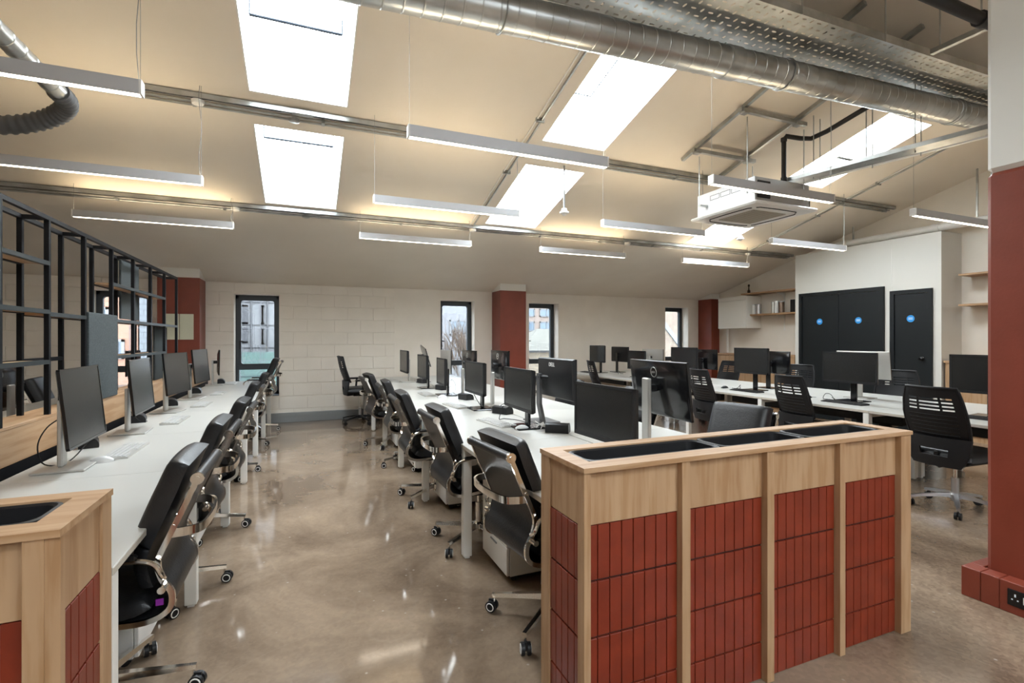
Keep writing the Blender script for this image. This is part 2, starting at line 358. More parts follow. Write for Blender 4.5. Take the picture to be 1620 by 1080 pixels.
# ceiling: two slopes with skylight openings
def ceiling():
    xs = sorted({XL-.3, XR+.3, *[x for w_ in WINX for x in w_]}); ys = sorted({YB-.3, YF+.32, RIDGE, *[y for q in SKYL for y in q[2:]]})
    mb = MB(); T = .16
    for i in range(len(xs)-1):
        for j in range(len(ys)-1):
            cx_, cy_ = (xs[i]+xs[i+1])/2, (ys[j]+ys[j+1])/2
            if any(a < cx_ < b and c < cy_ < d for a, b, c, d in SKYL): continue
            q = [(xs[i], ys[j]), (xs[i+1], ys[j]), (xs[i+1], ys[j+1]), (xs[i], ys[j+1])]
            vs = [(x, y, zc(y)) for x, y in q]+[(x, y, zc(y)+T) for x, y in q]
            mb.add(vs, [(0, 3, 2, 1), (4, 5, 6, 7), (0, 1, 5, 4), (1, 2, 6, 5), (2, 3, 7, 6), (3, 0, 4, 7)])
    return mb
struct('ceiling', ceiling(), CEIL, fix=False)
n = 10
for x0, x1, y0, y1 in SKYL:
    w_ = struct('window_%d' % n); n += 1
    ym = (y0+y1)/2; s_ = -S if ym > RIDGE else S; z0 = zc(ym)
    w_.location = ((x0+x1)/2, ym, z0); hx = (x1-x0)/2; hy = (y1-y0)/2
    def slab(a, b, c, d, h0, h1):
        q = [(a, c), (b, c), (b, d), (a, d)]
        return MB().add([(x, y, s_*y+h0) for x, y in q]+[(x, y, s_*y+h1) for x, y in q], [(0, 3, 2, 1), (4, 5, 6, 7), (0, 1, 5, 4), (1, 2, 6, 5), (2, 3, 7, 6), (3, 0, 4, 7)])
    fr = MB()
    for a, b, c, d in ((-hx, -hx+.012, -hy, hy), (hx-.012, hx, -hy, hy), (-hx, hx, -hy, -hy+.012), (-hx, hx, hy-.012, hy)):
        m_ = slab(a, b, c, d, .002, .19); fr.add(m_.v, m_.f)
    part('reveal', fr, WHITE, w_)
    part('pane', slab(-hx+.012, hx-.012, -hy+.012, hy-.012, .13, .136), GLASS, w_)
    if ym > RIDGE:
        def bar(xa, ya, xb, yb, r=.009, lift=.012):
            part('opening_bar', MB().tube([(xa, ya, s_*ya+lift), (xb, yb, s_*yb+lift)], r, 8), BARM, w_)
        if x0 < 0:
            yb = (4.05 if y0 < 4 else 5.43)-ym
            bar(-.33, yb, .31, yb, .011)
            for e_ in (-.33, .31): part('bar_end', MB().tube([(e_, yb, s_*yb+.012), (e_, yb, s_*yb+.125)], .006, 6), BARM, w_)
        elif x0 < 4:
            ys_ = (4.12 if y0 < 4 else 5.42)-ym
            bar(-hx+.012, ys_, -hx+.19, ys_+.0, .006); bar(-hx+.19, ys_, -hx+.19, max(ys_-.6, -hy+.02), .006)
# walls
def gable(x0, x1):
    poly = [(YB-.3, -.01), (YF+.32, -.01), (YF+.32, zc(YF+.32)+.1), (RIDGE, zc(RIDGE)+.1), (YB-.3, zc(YB-.3)+.1)]
    return MB().prism(poly, 'x', x0, x1)
struct('wall_left', gable(XL-.3, XL), WALL); struct('wall_right', gable(XR, XR+.3), WALL)
struct('wall_front', MB().box(XL, XR, YB-.3, YB, 0, zc(YB)+.1), WALL)
wb = MB(); xs = [XL] + [x for q in WALLWIN for x in q] + [XR]
for i in range(0, len(xs), 2): wb.box(xs[i], xs[i+1], YF, YF+.32, 0, ZW+.12)
for a, b in WALLWIN:
    wb.box(a, b, YF, YF+.32, 0, WZ0); wb.box(a, b, YF, YF+.32, WZ1, ZW+.12)
wback = struct('wall_back', wb, WALL)
# painted blocks of the back wall, left of the plasterboard seam at x = 1.5
SEAM = 1.5; bh = .218; bl = .44; cnt = 0
for r in range(11):
    z0 = r*bh; z1 = min(z0+bh, ZW-.005)
    if z1-z0 < .03: continue
    x = XL - (bl/2 if r % 2 else 0)
    while x < SEAM-.02:
        a, b = max(x, XL), min(x+bl, SEAM); x += bl
        segs = [(a, b)]
        if z1 > WZ0+.0 and z0 < WZ1:
            for p, q in WALLWIN:
                ns = []
                for s0, s1 in segs:
                    if q <= s0 or p >= s1: ns.append((s0, s1)); continue
                    if s0 < p: ns.append((s0, p))
                    if s1 > q: ns.append((q, s1))
                segs = ns
        zz0, zz1 = z0, z1
        for s0, s1 in segs:
            if s1-s0 < .03: continue
            t = .011+random.random()*.003
            part('block', MB().box(s0+.003, s1-.003, YF-t, YF+.01, zz0+.005, zz1-.005, .003), WALL, wback, fix=False); cnt += 1
part('plasterboard', MB().box(SEAM+.004, XR, YF-.012, YF+.0, 0, ZW+.02).box(SEAM-.006, SEAM+.004, YF-.016, YF, 0, ZW+.02), WALL, wback)
# cut the plasterboard around windows: rebuild it in pieces
pb = [o for o in wback.children if o.name.startswith('plasterboard')][0]
mbp = MB(); ex = [SEAM] + [x for q in WALLWIN[2:] for x in q] + [XR]
for i in range(0, len(ex), 2): mbp.box(ex[i], ex[i+1], YF-.012, YF+.001, 0, ZW+.02)
for a, b in WALLWIN[2:]:
    mbp.box(a, b, YF-.012, YF+.001, 0, WZ0); mbp.box(a, b, YF-.012, YF+.001, WZ1, ZW+.02)
mbp.box(SEAM-.005, SEAM, YF-.018, YF, 0, ZW+.02)
pb.data = fixn(mbp.mesh('plasterboard', WALL))
struct('trim_1', MB().box(-4.4, 2.2, YF-.075, YF-.008, .0, .158, .004).box(-4.4, 2.2, YF-.079, YF-.07, .10, .112), GREYSK)
# wall windows
for k, (a, b) in enumerate(WALLWIN):
    w_ = struct('window_%d' % (k+1)); cx_ = (a+b)/2; w_.location = (cx_, YF+.2, WZ0); W = (b-a)/2; Hh = WZ1-WZ0; ZT = .43
    fr = MB().box(-W, W, 0, .07, 0, .06).box(-W, W, 0, .07, Hh-.06, Hh).box(-W, -W+.05, 0, .07, 0, Hh).box(W-.05, W, 0, .07, 0, Hh)
    part('frame', fr, WINF, w_)
    part('transom', MB().box(-W+.05, W-.05, -.012, .07, ZT, ZT+.07, .004), WINF, w_)
    sa = MB(); x0, x1, z0, z1 = -W+.05, W-.05, ZT+.07, Hh-.06
    rr = .035; ix0, ix1, iz0, iz1 = x0+.035, x1-.035, z0+.03, z1-.03
    outer = []; inner = []
    for (cxx, czz, oxx, ozz, a0) in ((ix1-rr, iz1-rr, x1, z1, 0), (ix0+rr, iz1-rr, x0, z1, 90), (ix0+rr, iz0+rr, x0, z0, 180), (ix1-rr, iz0+rr, x1, z0, 270)):
        for q in range(4):
            an = math.radians(a0+q*30); inner.append((cxx+rr*math.cos(an), czz+rr*math.sin(an))); outer.append((oxx, ozz))
    m_ = len(inner); vs = [(p[0], y, p[1]) for y in (-.01, .05) for p in inner+outer]
    fs = []
    for i in range(m_):
        j = (i+1) % m_; fs += [(i, j, m_+j, m_+i), (2*m_+i, 3*m_+i, 3*m_+j, 2*m_+j), (i, 2*m_+i, 2*m_+j, j)]
    sa.add(vs, fs); part('sash', sa, WINF, w_, fix=False)
    part('pane', MB().box(x0+.02, x1-.02, .03, .0305, z0+.01, z1-.01), TINT, w_)
    part('pane', MB().box(-W+.05, W-.05, .03, .0305, .06, ZT), TINT, w_)
    part('handle', MB().box(x0+.008, x0+.03, -.03, -.01, .78, .92, .004).box(x0+.008, x0+.075, -.045, -.03, .90, .92, .004), BLK, w_)
    part('sill', MB().box(-W, W, -.2, .0, -.012, .004, .002), WINF if k != 2 else WHITE, w_)
# columns against the back wall (red below, white above)
def column(nm, x0, x1, y0, zt=2.335, notice=False):
    t = struct(nm); t.location = (x0, y0, 0)
    part('painted_shaft', MB().box(0, x1-x0, 0, YF-y0-.02, 0, zt, .004), RED, t)
    part('upper_shaft', MB().box(.001, x1-x0-.001, .001, YF-y0-.021, zt, zc(y0)+.03, .003), WHITE, t)
    return t
column('trim_2', -2.03, -1.49, 8.77); column('trim_3', 3.41, 3.95, 8.80); column('trim_4', 8.66, XR+.05, 8.83)
for k, x in enumerate((-1.93, -1.745)):
    one('notice_board', MB().box(0, .178, -.012, 0, 0, .385, .003), NOTICE, ['cream panel on the left red column, left half of the pair', 'cream panel on the left red column, right half of the pair'][k], 'panel', (x, 8.768, 1.40), group='cream panels on the red column')
# foreground brick column with plinth
t = struct('trim_5'); t.location = (3.45, .95, 0)
part('painted_shaft', MB().box(0, .55, 0, .57, .0, 2.317, .022), RED, t)
part('upper_shaft', MB().box(.0, .55, .0, .57, 2.317, zc(1.2)+.1, .022), WHITE, t)
pl = [(-.103, 0.55), (-.103, .466), (-.103, .37), (-.103, .13), (-.103, -.1)]
ys = [.634, .548, .469, .254, .04, -.12]
for i in range(5): part('block', MB().box(-.103, -.012, ys[i+1]+.0015, ys[i]-.0015, .0, .16, .003), RED, t)
part('block', MB().box(-.010, .22, .575, .634, 0, .16, .003), RED, t); part('block', MB().box(.223, .45, .575, .634, 0, .16, .003), RED, t)
part('mortar_bed', MB().box(-.098, .56, -.11, .628, 0, .150), RED, t)
so = thing('wall_socket', 'black double power socket with white insert set into the red plinth', 'socket', (3.3465, 1.30, .085))
part('face_plate', MB().box(-.006, 0, -.075, .085, -.042, .042, .003), BLKG, so); part('insert', MB().box(-.009, -.006, -.02, .022, -.016, .02, .001), WPLAST, so)
part('slots', MB().box(-.0075, -.006, .05, .056, .008, .022).box(-.0075, -.006, .04, .046, -.01, -.004).box(-.0075, -.006, .062, .068, -.01, -.004), SIGNW, so)

# closet partition on the right
XP = 8.4
p = struct('wall_partition', MB().box(XP, XR+.02, 4.2, 6.5, 0, 2.955, .003).box(XP-.006, XP, 4.2, 4.852, 0, 2.955), mat('partition_paint', (.60, .58, .53), .5))
part('seam_bead', MB().box(XP-.009, XP-.004, 4.85, 4.856, 0, 2.95), WHITE, p)
def door(nm, y0, y1, zt, leaves, knob):
    d = struct(nm); d.location = (XP-.006, y0, 0); W = y1-y0
    part('frame', MB().box(-.03, .02, 0, .06, 0, zt).box(-.03, .02, W-.06, W, 0, zt).box(-.03, .02, .06, W-.06, zt-.055, zt), DOORM, d)
    lw = (W-.12)/leaves
    for k in range(leaves):
        l = part('door_leaf', MB().box(-.012, .02, .06+k*lw+.003, .06+(k+1)*lw-.003, .01, zt-.06, .002), DOORM, d)
        yc = .06+(k+.5)*lw
        sg = MB(); sg.tube([(-.017, yc, 1.715), (-.011, yc, 1.715)], .052, 24)
        s_ = part('door_sign', sg, BLUE, d, 'round blue sign')
        part('lettering', MB().box(-.0185, -.017, yc-.03, yc+.03, 1.722, 1.73).box(-.0185, -.017, yc-.03, yc+.03, 1.703, 1.711), SIGNW, s_)
        part('hinge', MB().box(-.02, -.008, .06 + (k*lw if k == 0 else lw*leaves-.012), .072+(k*lw if k == 0 else lw*leaves-.012), 1.85, 1.95), BLK, d)
    if knob:
        part('door_knob', MB().lathe([(.03, 0), (.03, .008), (.012, .012), (.012, .03), (.026, .04), (.028, .052), (.015, .062)], n=16).xf(Matrix.Translation((-.012, .13, 1.12)) @ Matrix.Rotation(-PI/2, 4, 'Y')), BLKG, d)
    return d
door('door_1', 4.952, 6.404, 2.236, 2, False); door('door_2', 4.30, 4.865, 2.15, 1, True)
# low counters in the two alcoves
def counter(y0, y1, label, zt=1.10, xf_=8.4):
    t = thing('storage_counter', label, 'counter', (xf_, y0, 0), group='plywood counters in the alcoves'); W = y1-y0; D = XR-xf_-.01
    part('carcass', MB().box(.03, D, .01, W-.01, 0, zt-.03), PLYZ, t); part('worktop', MB().box(0, D, 0, W, zt-.03, zt, .003), PLYY, t)
    part('side_post', MB().box(.0, .03, .0, .04, 0, zt-.03, .002), PLYZ, t)
    k = max(1, round((W-.1)/.75)); dw = (W-.08)/k
    for i in range(k): part('door', MB().box(.012, .03, .045+i*dw, .045+(i+1)*dw-.006, .08, zt-.045, .002), PLYZ, t)
    return t
counter(6.52, 8.42, 'pale plywood counter in the left alcove below the tin shelves')
counter(1.6, 4.18, 'pale plywood counter in the right alcove behind the dark screen')
def shelf(y0, y1, z, label, x0=8.58, brk=()):
    t = thing('wall_shelf', label, 'shelf', (x0, y0, z), group='plywood shelves in the alcoves'); D = XR-x0
    part('board', MB().box(0, D, 0, y1-y0, -.028, 0, .002), PLYY, t)
    for b in brk:
        part('bracket', MB().box(D-.012, D, b-.012, b+.012, -.34, -.028, .002).prism([(.08, -.028), (D, -.028), (D, -.12)], 'y', b-.004, b+.004), WPLAST, t)
    return t
shelf(6.52, 7.92, 2.375, 'upper plywood shelf in the left alcove, carrying the small bottle', brk=(.6,))
shelf(6.52, 7.92, 1.925, 'lower plywood shelf in the left alcove, carrying the tins', brk=(.6,))
shelf(2.6, 4.09, 2.335, 'upper plywood shelf in the right alcove', brk=(1.2,)); shelf(2.6, 4.09, 1.905, 'lower plywood shelf in the right alcove', brk=(1.2,))
t = thing('wall_cabinet', 'white wall cabinet hung beside the right-hand red column', 'cabinet', (8.48, 7.68, 1.635))
part('body', MB().box(.02, XR-8.48, 0, .77, 0, .68, .003), WHITE, t); part('door', MB().box(0, .018, .003, .767, .0, .59, .003), WHITE, t); part('top_flap', MB().box(0, .018, .003, .767, .598, .68, .003), WHITE, t)
# tins / books on the lower shelf
tins = [(7.78, .045, .20, 'slim pale grey tin', SILVER), (7.69, .05, .21, 'cream tin', WPLAST), (7.57, .055, .21, 'dull steel tin', ALU), (7.22, .03, .235, 'narrow striped steel tin', SILVER), (7.14, .04, .245, 'white tin', WPLAST), (7.03, .055, .235, 'brown steel tin', mat('brown_tin', (.16, .11, .08), .35, .6))]
for i, (y, r, h, nm, m_) in enumerate(tins):
    o = thing('tin', '%s on the lower left alcove shelf' % nm, 'tin', (8.70, y, 1.925), group='tins on the alcove shelf')
    part('body', MB().lathe([(r, 0), (r, h*.9), (r*.97, h*.91)], n=18), m_, o); part('lid', MB().lathe([(r*1.03, h*.9), (r*1.03, h*.98), (r*.9, h)], n=18), ALU if i % 2 else m_, o)
one('picture_frame', MB().box(0, .012, 0, .10, 0, .25, .002), BLK, 'thin dark frame leaning at the partition end of the tin shelf', 'frame', (8.7, 6.74, 1.925))
o = thing('bottle', 'small dark brown bottle standing on the upper left alcove shelf', 'bottle', (8.66, 7.78, 2.375))
part('body', MB().lathe([(.028, 0), (.03, .01), (.03, .06), (.012, .08), (.010, .14)], n=14), AMBER, o); part('stopper', MB().lathe([(.013, .14), (.02, .15), (.02, .175), (.01, .19)], n=14), BLK, o)
one('soil_pipe', MB().tube([(0, 0, 1.1), (0, 0, 1.66)], .022, 12).tube([(0, 0, 1.3), (0, 0, 1.34)], .028, 12), WPLAST, 'white vertical pipe beside the right-hand red column under the cabinet', 'pipe', (8.86, 8.55, 0))
o = thing('ventilation_pipe', 'white round pipe running above the closet partition', 'pipe', (8.66, 2.0, 3.06))
part('tube', MB().tube([(0, 0, .0), (0, 3.9, 0)], .055, 16), WPLAST, o)
for y in (1.0, 2.35, 3.7): part('coupling', MB().tube([(0, y, 0), (0, y+.09, 0)], .064, 16), WPLAST, o)
part('bracket', MB().box(-.01, .01, 1.9, 1.92, .04, 1.0).box(-.01, .01, 3.6, 3.62, .04, .55), GALV, o)

# ================================================================== CEILING SERVICES
def sl(y): return zc(y)
# conduit runs along x
def run(y, x0, x1, label, roses, boxes):
    t = thing('conduit_run', label, 'conduit', (x0, y, zc(y)), group='conduit runs across the ceiling'); L = x1-x0; k = S
    for d in (0, .045): part('pipe', MB().tube([(0, d, -.022-k*d), (L, d, -.022-k*d)], .011, 8), GALV, t)
    part('strut', MB().box(0, L, -.10, -.06, -.045+k*.08, -.004+k*.08), GALV, t); part('strut_slot', MB().box(0, L, -.0895, -.0705, -.0465+k*.08, -.045+k*.08), BLK, t)
    x = .5
    while x < L: part('clip', MB().box(x-.014, x+.014, -.02, .065, -.036-k*.03, .004), GALV, t); x += 1.05
    for bx in roses: part('ceiling_rose', MB().lathe([(.045, 0), (.05, -.02), (.045, -.045), (.02, -.055)], n=18).xf(Matrix.Translation((bx-x0, -.04, -.012))), WPLAST, t)
    for bx in boxes: part('junction_box', MB().lathe([(.045, 0), (.045, -.045), (.03, -.05)], n=16).xf(Matrix.Translation((bx-x0, .03, -.01))).box(bx-x0-.02, bx-x0+.16, -.12, -.05, -.05+k*.08, -.02+k*.08), GALV, t)
    return t
run(5.02, XL+.05, 8.62, 'long galvanised conduit run across the ceiling between the two skylight rows', (-.86, 5.9), (-.1,))
run(6.80, XL+.05, 8.62, 'long galvanised conduit run across the ceiling below the lower skylights', (-.78, 2.2, 4.85, 7.5), (.0,))
def rafter(x, y0, y1, label, double=False):
    t = thing('conduit_run', label, 'conduit', (x, y0, zc(y0)), group='conduits running up the slope')
    part('pipe', MB().tube([(0, 0, -.02), (0, y1-y0, -.02-S*(y1-y0))], .011, 8), GALV, t)
    part('pipe', MB().tube([(-.05, 0, -.014), (-.05, y1-y0, -.014-S*(y1-y0))], .007, 6), WPLAST, t)
    y = .4
    while y < y1-y0: part('clip', MB().box(-.06, .03, y-.012, y+.012, -.04-S*y, -.0-S*y), GALV, t); y += .9
rafter(2.19, 1.4, 6.76, 'galvanised conduit climbing the slope beside the middle skylights')
rafter(7.5, 1.4, 6.76, 'galvanised conduit climbing the slope beside the right-hand skylights')
# strut ladder above the cassette
t = thing('strut_frame', 'galvanised strut ladder fixed under the ceiling above the air conditioner', 'frame', (0, 0, 0))
def strut(x0, y0, x1, y1, r=.02, nm='strut', off=.022):
    p0 = Vector((x0, y0, zc(y0)-off)); p1 = Vector((x1, y1, zc(y1)-off)); d = (p1-p0).normalized(); sd = Vector((0, 0, 1)).cross(d).normalized(); up = d.cross(sd)
    vs = [q+sd*a*r+up*b*r for q in (p0, p1) for a, b in ((-1, -1), (1, -1), (1, 1), (-1, 1))]
    return part(nm, MB().add(vs, [(0, 1, 2, 3), (7, 6, 5, 4), (0, 4, 5, 1), (1, 5, 6, 2), (2, 6, 7, 3), (3, 7, 4, 0)]), GALV, t)
strut(4.16, 2.6, 4.16, 4.70); strut(4.93, 2.6, 4.93, 5.0); strut(4.10, 4.46, 5.06, 4.46, off=.062); strut(4.10, 3.79, 5.06, 3.79, off=.062)
for x in (4.16, 4.93):
    for y in (4.46, 3.79): part('clamp', MB().box(x-.035, x+.035, y-.035, y+.035, zc(y)-.10, zc(y)-.06, .004), GALV, t)

# pendant linear lamps
def lamp(x, y, label, L=1.5):
    zb = 2.70; h = .075; wd = .06
    t = thing('linear_pendant_lamp', label, 'lamp', (x, y, zb), group='linear pendant lamps')
    part('body', MB().box(.012, L-.012, -wd/2, -wd/2+.008, 0, h).box(.012, L-.012, wd/2-.008, wd/2, 0, h).box(.012, L-.012, -wd/2+.008, wd/2-.008, .03, .045), LAMPALU, t)
    part('diffuser', MB().box(.014, L-.014, -wd/2+.008, wd/2-.008, .002, .008), COOL, t, 'glowing white diffuser')
    part('uplight', MB().box(.014, L-.014, -wd/2+.008, wd/2-.008, h-.012, h-.006), WARM, t)
    for a in (0, L-.012): part('end_cap', MB().box(a, a+.012, -wd/2-.002, wd/2+.002, -.002, h+.002, .002), WPLAST, t)
    for a in (.012, L-.012):
        top = zc(y)-zb
        part('suspension_wire', MB().tube([(a, 0, h), (a, 0, top)], .0014, 5), GREYSK, t)
    cab = MB(); top = zc(y)-zb; P = []
    for i in range(9):
        f_ = i/8; P.append((L-.02-.01*math.sin(f_*9), .006*math.cos(f_*11), h+(top-h)*f_))
    cab.tube(P, .0024, 5); part('power_cable', cab, GREYSK, t)
    return t
rows = [(3.19, [-2.30, .60, 3.12, 5.87], 'nearest row'), (4.85, [-2.30, .59, 3.13, 5.80], 'middle row'), (6.62, [-2.28, .63, 3.2, 5.85], 'farthest row')]
pos = ['leftmost', 'second from the left', 'third from the left', 'rightmost']
LX = {}
for y, xs_, rn in rows:
    for i, x in enumerate(xs_): lamp(x, y, 'grey linear pendant lamp, %s of the %s under the ceiling' % (pos[i], rn))

# smoke detectors on drop rods
for (x, y, zb, lb) in ((2.81, 5.16, 2.86, 'white smoke detector on a long drop rod beside the middle skylights'), (6.44, 5.95, 2.98, 'white smoke detector hanging below the air conditioner before the farthest skylight')):
    t = thing('smoke_detector', lb, 'detector', (x, y, zb)); top = zc(y)-zb
    part('rod', MB().tube([(0, 0, .04), (0, 0, top)], .011, 10), ALU, t); part('housing', MB().lathe([(.015, 0), (.022, .008), (.03, .02), (.055, .028), (.055, .045), (.035, .055), (.03, .085)], n=20), WPLAST, t)

# spiral duct
def along(p, q, k): return Vector(p)+(Vector(q)-Vector(p))*k
A = Vector((2.52, 2.87, 3.50)); B = Vector((6.34, 2.87, 3.68)); d = (B-A).normalized()
t = thing('spiral_duct', 'large galvanised spiral duct crossing the ceiling', 'duct', A)
pts = []; rr = []; s = -3.4
while s < 5.6:
    for ds, r in ((0, .112), (.004, .1145), (.008, .1145), (.012, .112)): pts.append(d*(s+ds)); rr.append(r)
    s += .115
mb = MB().tube(pts, rr, 32); part('tube', mb, DUCTM, t, sharp=20)
part('coupling', MB().tube([d*.40, d*.405, d*.53, d*.535], [.112, .119, .119, .112], 28), GALV, t, 'joint band')
part('coupling', MB().tube([d*3.35, d*3.355, d*3.45, d*3.455], [.112, .119, .119, .112], 28), GALV, t)
for s in (1.05, 3.4, -1.4):
    c = d*s; ring = [c + Vector((0, math.cos(a)*.119, math.sin(a)*.119)) for a in [i*2*PI/24 for i in range(24)]]
    hb = MB().tube(ring, .006, 6, closed=True); hb.tube([c+Vector((0, 0, .119)), c+Vector((0, 0, zc(A.y)-(A+c).z))], .004, 6); part('hanger', hb, GALV, t)
# perforated cable tray above the duct
O = Vector((2.83, 2.46, 3.70)); e = Vector((2.81, .04, .10)).normalized(); nrm = Vector((0, 1, 0))
t = thing('cable_tray', 'wide perforated galvanised cable tray above the spiral duct', 'tray', O)
mb = MB(); px = .078; s0 = -2.2; s1 = 5.9; NW = 8; pw = .5/NW
def tp(s, w_, z=0): return e*s + nrm*w_ + Vector((0, 0, z))
i = 0; s = s0
while s < s1:
    for j in range(NW):
        c0, c1, r0, r1 = s, s+px, j*pw, (j+1)*pw; cs, cr_ = (c0+c1)/2+(.0 if j % 2 else .004), (r0+r1)/2
        hs, hr = ((.008, .020) if (i+j) % 2 else (.020, .008))
        q = [(c0, r0), (c1, r0), (c1, r1), (c0, r1), (cs-hs, cr_-hr*.6), (cs, cr_-hr), (cs+hs, cr_-hr*.6), (cs+hs, cr_+hr*.6), (cs, cr_+hr), (cs-hs, cr_+hr*.6)]
        mb.add([tp(a, b) for a, b in q], [(0, 1, 6, 5, 4), (1, 2, 7, 6), (2, 3, 9, 8, 7), (3, 0, 4, 9)])
    s += px; i += 1
part('perforated_plate', mb, GALV, t, fix=False)
for w_ in (0, .5):
    vs = [tp(a, w_+b, c) for a in (s0, s1) for b, c in ((-.004, -.004), (.004, -.004), (.004, .06), (-.004, .06))]
    part('side_lip', MB().add(vs, [(0, 1, 2, 3), (7, 6, 5, 4), (0, 4, 5, 1), (1, 5, 6, 2), (2, 6, 7, 3), (3, 7, 4, 0)]), GALV, t)
for s in (.4, 1.35, 3.4):
    for w_ in (-.02, .52):
        p0 = tp(s, w_); top = zc(O.y+p0.y)-O.z
        part('threaded_rod', MB().tube([p0+Vector((0, 0, -.02)), Vector((p0.x, p0.y, top))], .006, 6), GALV, t)
p0 = tp(1.95, -.0, .0)
part('support_strut', MB().box(p0.x-.02, p0.x+.02, -.36, .0, p0.z-.01, p0.z+.03), GALV, t)
for yy in (-.33, -.06):
    part('threaded_rod', MB().tube([(p0.x, yy, p0.z), (p0.x, yy, zc(O.y+yy)-O.z)], .006, 6), GALV, t)
# black lagged pipe above the tray
one('lagged_pipe', MB().tube([(-3.5, 0, .0), (.8, 0, 0), (4.9, 0, 0)], .036, 12).tube([(.30, 0, 0), (.36, 0, 0)], .048, 12), PIPEB, 'thick black lagged pipe at the top right above the cable tray', 'pipe', (3.6, 1.75, 3.42))

# air conditioning cassette
t = thing('ceiling_cassette_air_conditioner', 'square ceiling cassette air conditioner hung below the strut ladder', 'air conditioner', (4.755, 4.235, 2.82))
part('panel', MB().box(-.475, .475, -.475, .475, 0, .035, .02), WPLAST, t)
part('casing', MB().box(-.41, .41, -.41, .41, .036, .30, .006), ALU, t)
fr_ = MB().box(-.414, -.411, -.41, .41, .04, .298)
part('side_cover', fr_, mat('white_foam', (.80, .82, .84), .6), t)
lab = MB()
for k in range(3):
    a = -.24+k*.155
    for q in ((a, a+.14, .195, .199), (a, a+.14, .245, .249), (a, a+.004, .195, .249), (a+.136, a+.14, .195, .249)): lab.box(-.4155, -.4142, q[0], q[1], q[2], q[3])
part('outlined_labels', lab, BLK, t)
part('side_box', MB().box(.41, .50, -.36, -.12, .07, .25, .01).box(-.38, -.20, -.425, -.41, .08, .26, .004), BLK, t)
gr = part('intake_grille', MB().box(-.25, .25, -.25, .25, -.008, .001, .004), mat('beige_grille', (.42, .38, .31), .6), t)
sl_ = MB()
for k in range(15): sl_.box(-.23, .23, -.235+k*.032, -.23+k*.032, -.011, -.008)
part('grille_bars', sl_, mat('grille_bar', (.30, .27, .22), .6), gr)
for k in range(4):
    lv = MB(); P = [(-.30, -.33), (-.27, -.355), (0, -.365), (.27, -.355), (.30, -.33)]
    lv.tube([(a, b, -.0) for a, b in P], .008, 6)
    lv.xf(Matrix.Rotation(k*PI/2, 4, 'Z')); part('louvre', lv, BLK, t)
for (a, b) in ((-.53, .26), (-.53, -.42), (.31, .26), (.31, -.42)):
    y = 4.235+b; part('threaded_rod', MB().tube([(a, b, .10), (a, b, zc(y)-.1-2.82)], .006, 6), GALV, t)
    part('rod_bracket', MB().box(min(a, a*.78), max(a, a*.78)+.02, b-.015, b+.015, .13, .15), GALV, t)
part('hose', MB().tube([(.49, -.25, .15), (.56, -.25, .14), (.60, -.2, .2), (.58, -.1, .27), (.41, -.05, .27)], .012, 8), BLK, t)
# black drain pipe
one('lagged_pipe', MB().tube([(0, 0, -.50), (0, 0, -.03), (.02, -.008, 0), (.16, -.08, -.03), (.26, -.13, -.035), (.27, -.3, -.02), (.12, -.95, .02)], .025, 12)
    .tube([(0, 0, -.06), (0, 0, -.02)], .032, 12).tube([(0, 0, -.50), (0, 0, -.46)], .032, 12), PIPEB, 'thin black lagged pipe dropping to the air conditioner', 'pipe', (4.90, 3.93, 3.66))
# basket tray to the right of the unit
t = thing('cable_tray', 'narrow galvanised tray running from the air conditioner towards the red column', 'tray', (5.05, 3.97, 3.17))
dv = Vector((.30, -1.59, .0)).normalized(); sd = Vector((0, 0, 1)).cross(dv)
def rail(w_, z0, z1, wd, nm, m_=GALV, l0=.0, l1=1.9):
    vs = [dv*a+sd*(w_+b)+Vector((0, 0, c)) for a in (l0, l1) for b, c in ((-wd, z0), (wd, z0), (wd, z1), (-wd, z1))]
    part(nm, MB().add(vs, [(0, 1, 2, 3), (7, 6, 5, 4), (0, 4, 5, 1), (1, 5, 6, 2), (2, 6, 7, 3), (3, 7, 4, 0)]), m_, t)
rail(0, 0, .005, .09, 'tray_base'); rail(-.09, 0, .04, .003, 'side_lip'); rail(.09, 0, .04, .003, 'side_lip'); rail(.22, .02, .05, .018, 'duct_pipe', WPLAST)
for s in (.25, .75, 1.15):
    q = dv*s; part('threaded_rod', MB().tube([q+Vector((0, 0, -.02)), q+Vector((0, 0, zc(3.97+q.y)-3.17))], .005, 6).tube([q+sd*.14+Vector((0, 0, -.02)), q+sd*.14+Vector((0, 0, zc(3.97+q.y)-3.17))], .005, 6), GALV, t)
q = dv*.55; part('bracket', MB().box(q.x-.10, q.x+.12, q.y-.012, q.y+.012, .10, .115), GALV, t)

# small duct and flexible hose, top left
t = thing('spiral_duct', 'thin galvanised duct at the top left ending in a corrugated hose', 'duct', (-1.50, 4.2, 3.03))
pts = []; rr = []; s = -2.4
while s < .0:
    for ds, r in ((0, .052), (.004, .055), (.01, .055), (.014, .052)): pts.append((.02*0, s+ds, .0)); rr.append(r)
    s += .13
part('tube', MB().tube(pts, rr, 24), DUCTM, t, sharp=20)
P = [(0, -.06, 0), (0, .06, -.005), (-.03, .14, -.03), (-.10, .19, -.07), (-.20, .21, -.12), (-.33, .20, -.17), (-.5, .17, -.2), (-.7, .12, -.2), (-1.0, .05, -.15), (-1.4, .0, -.02)]
def catmull(P, n):
    P = [Vector(p) for p in P]; out = []
    for i in range(len(P)-1):
        a, b, c, d_ = P[max(i-1, 0)], P[i], P[i+1], P[min(i+2, len(P)-1)]
        for k in range(n):
            t_ = k/n; out.append(.5*((2*b)+(-a+c)*t_+(2*a-5*b+4*c-d_)*t_*t_+(-a+3*b-3*c+d_)*t_**3))
    out.append(P[-1]); return out
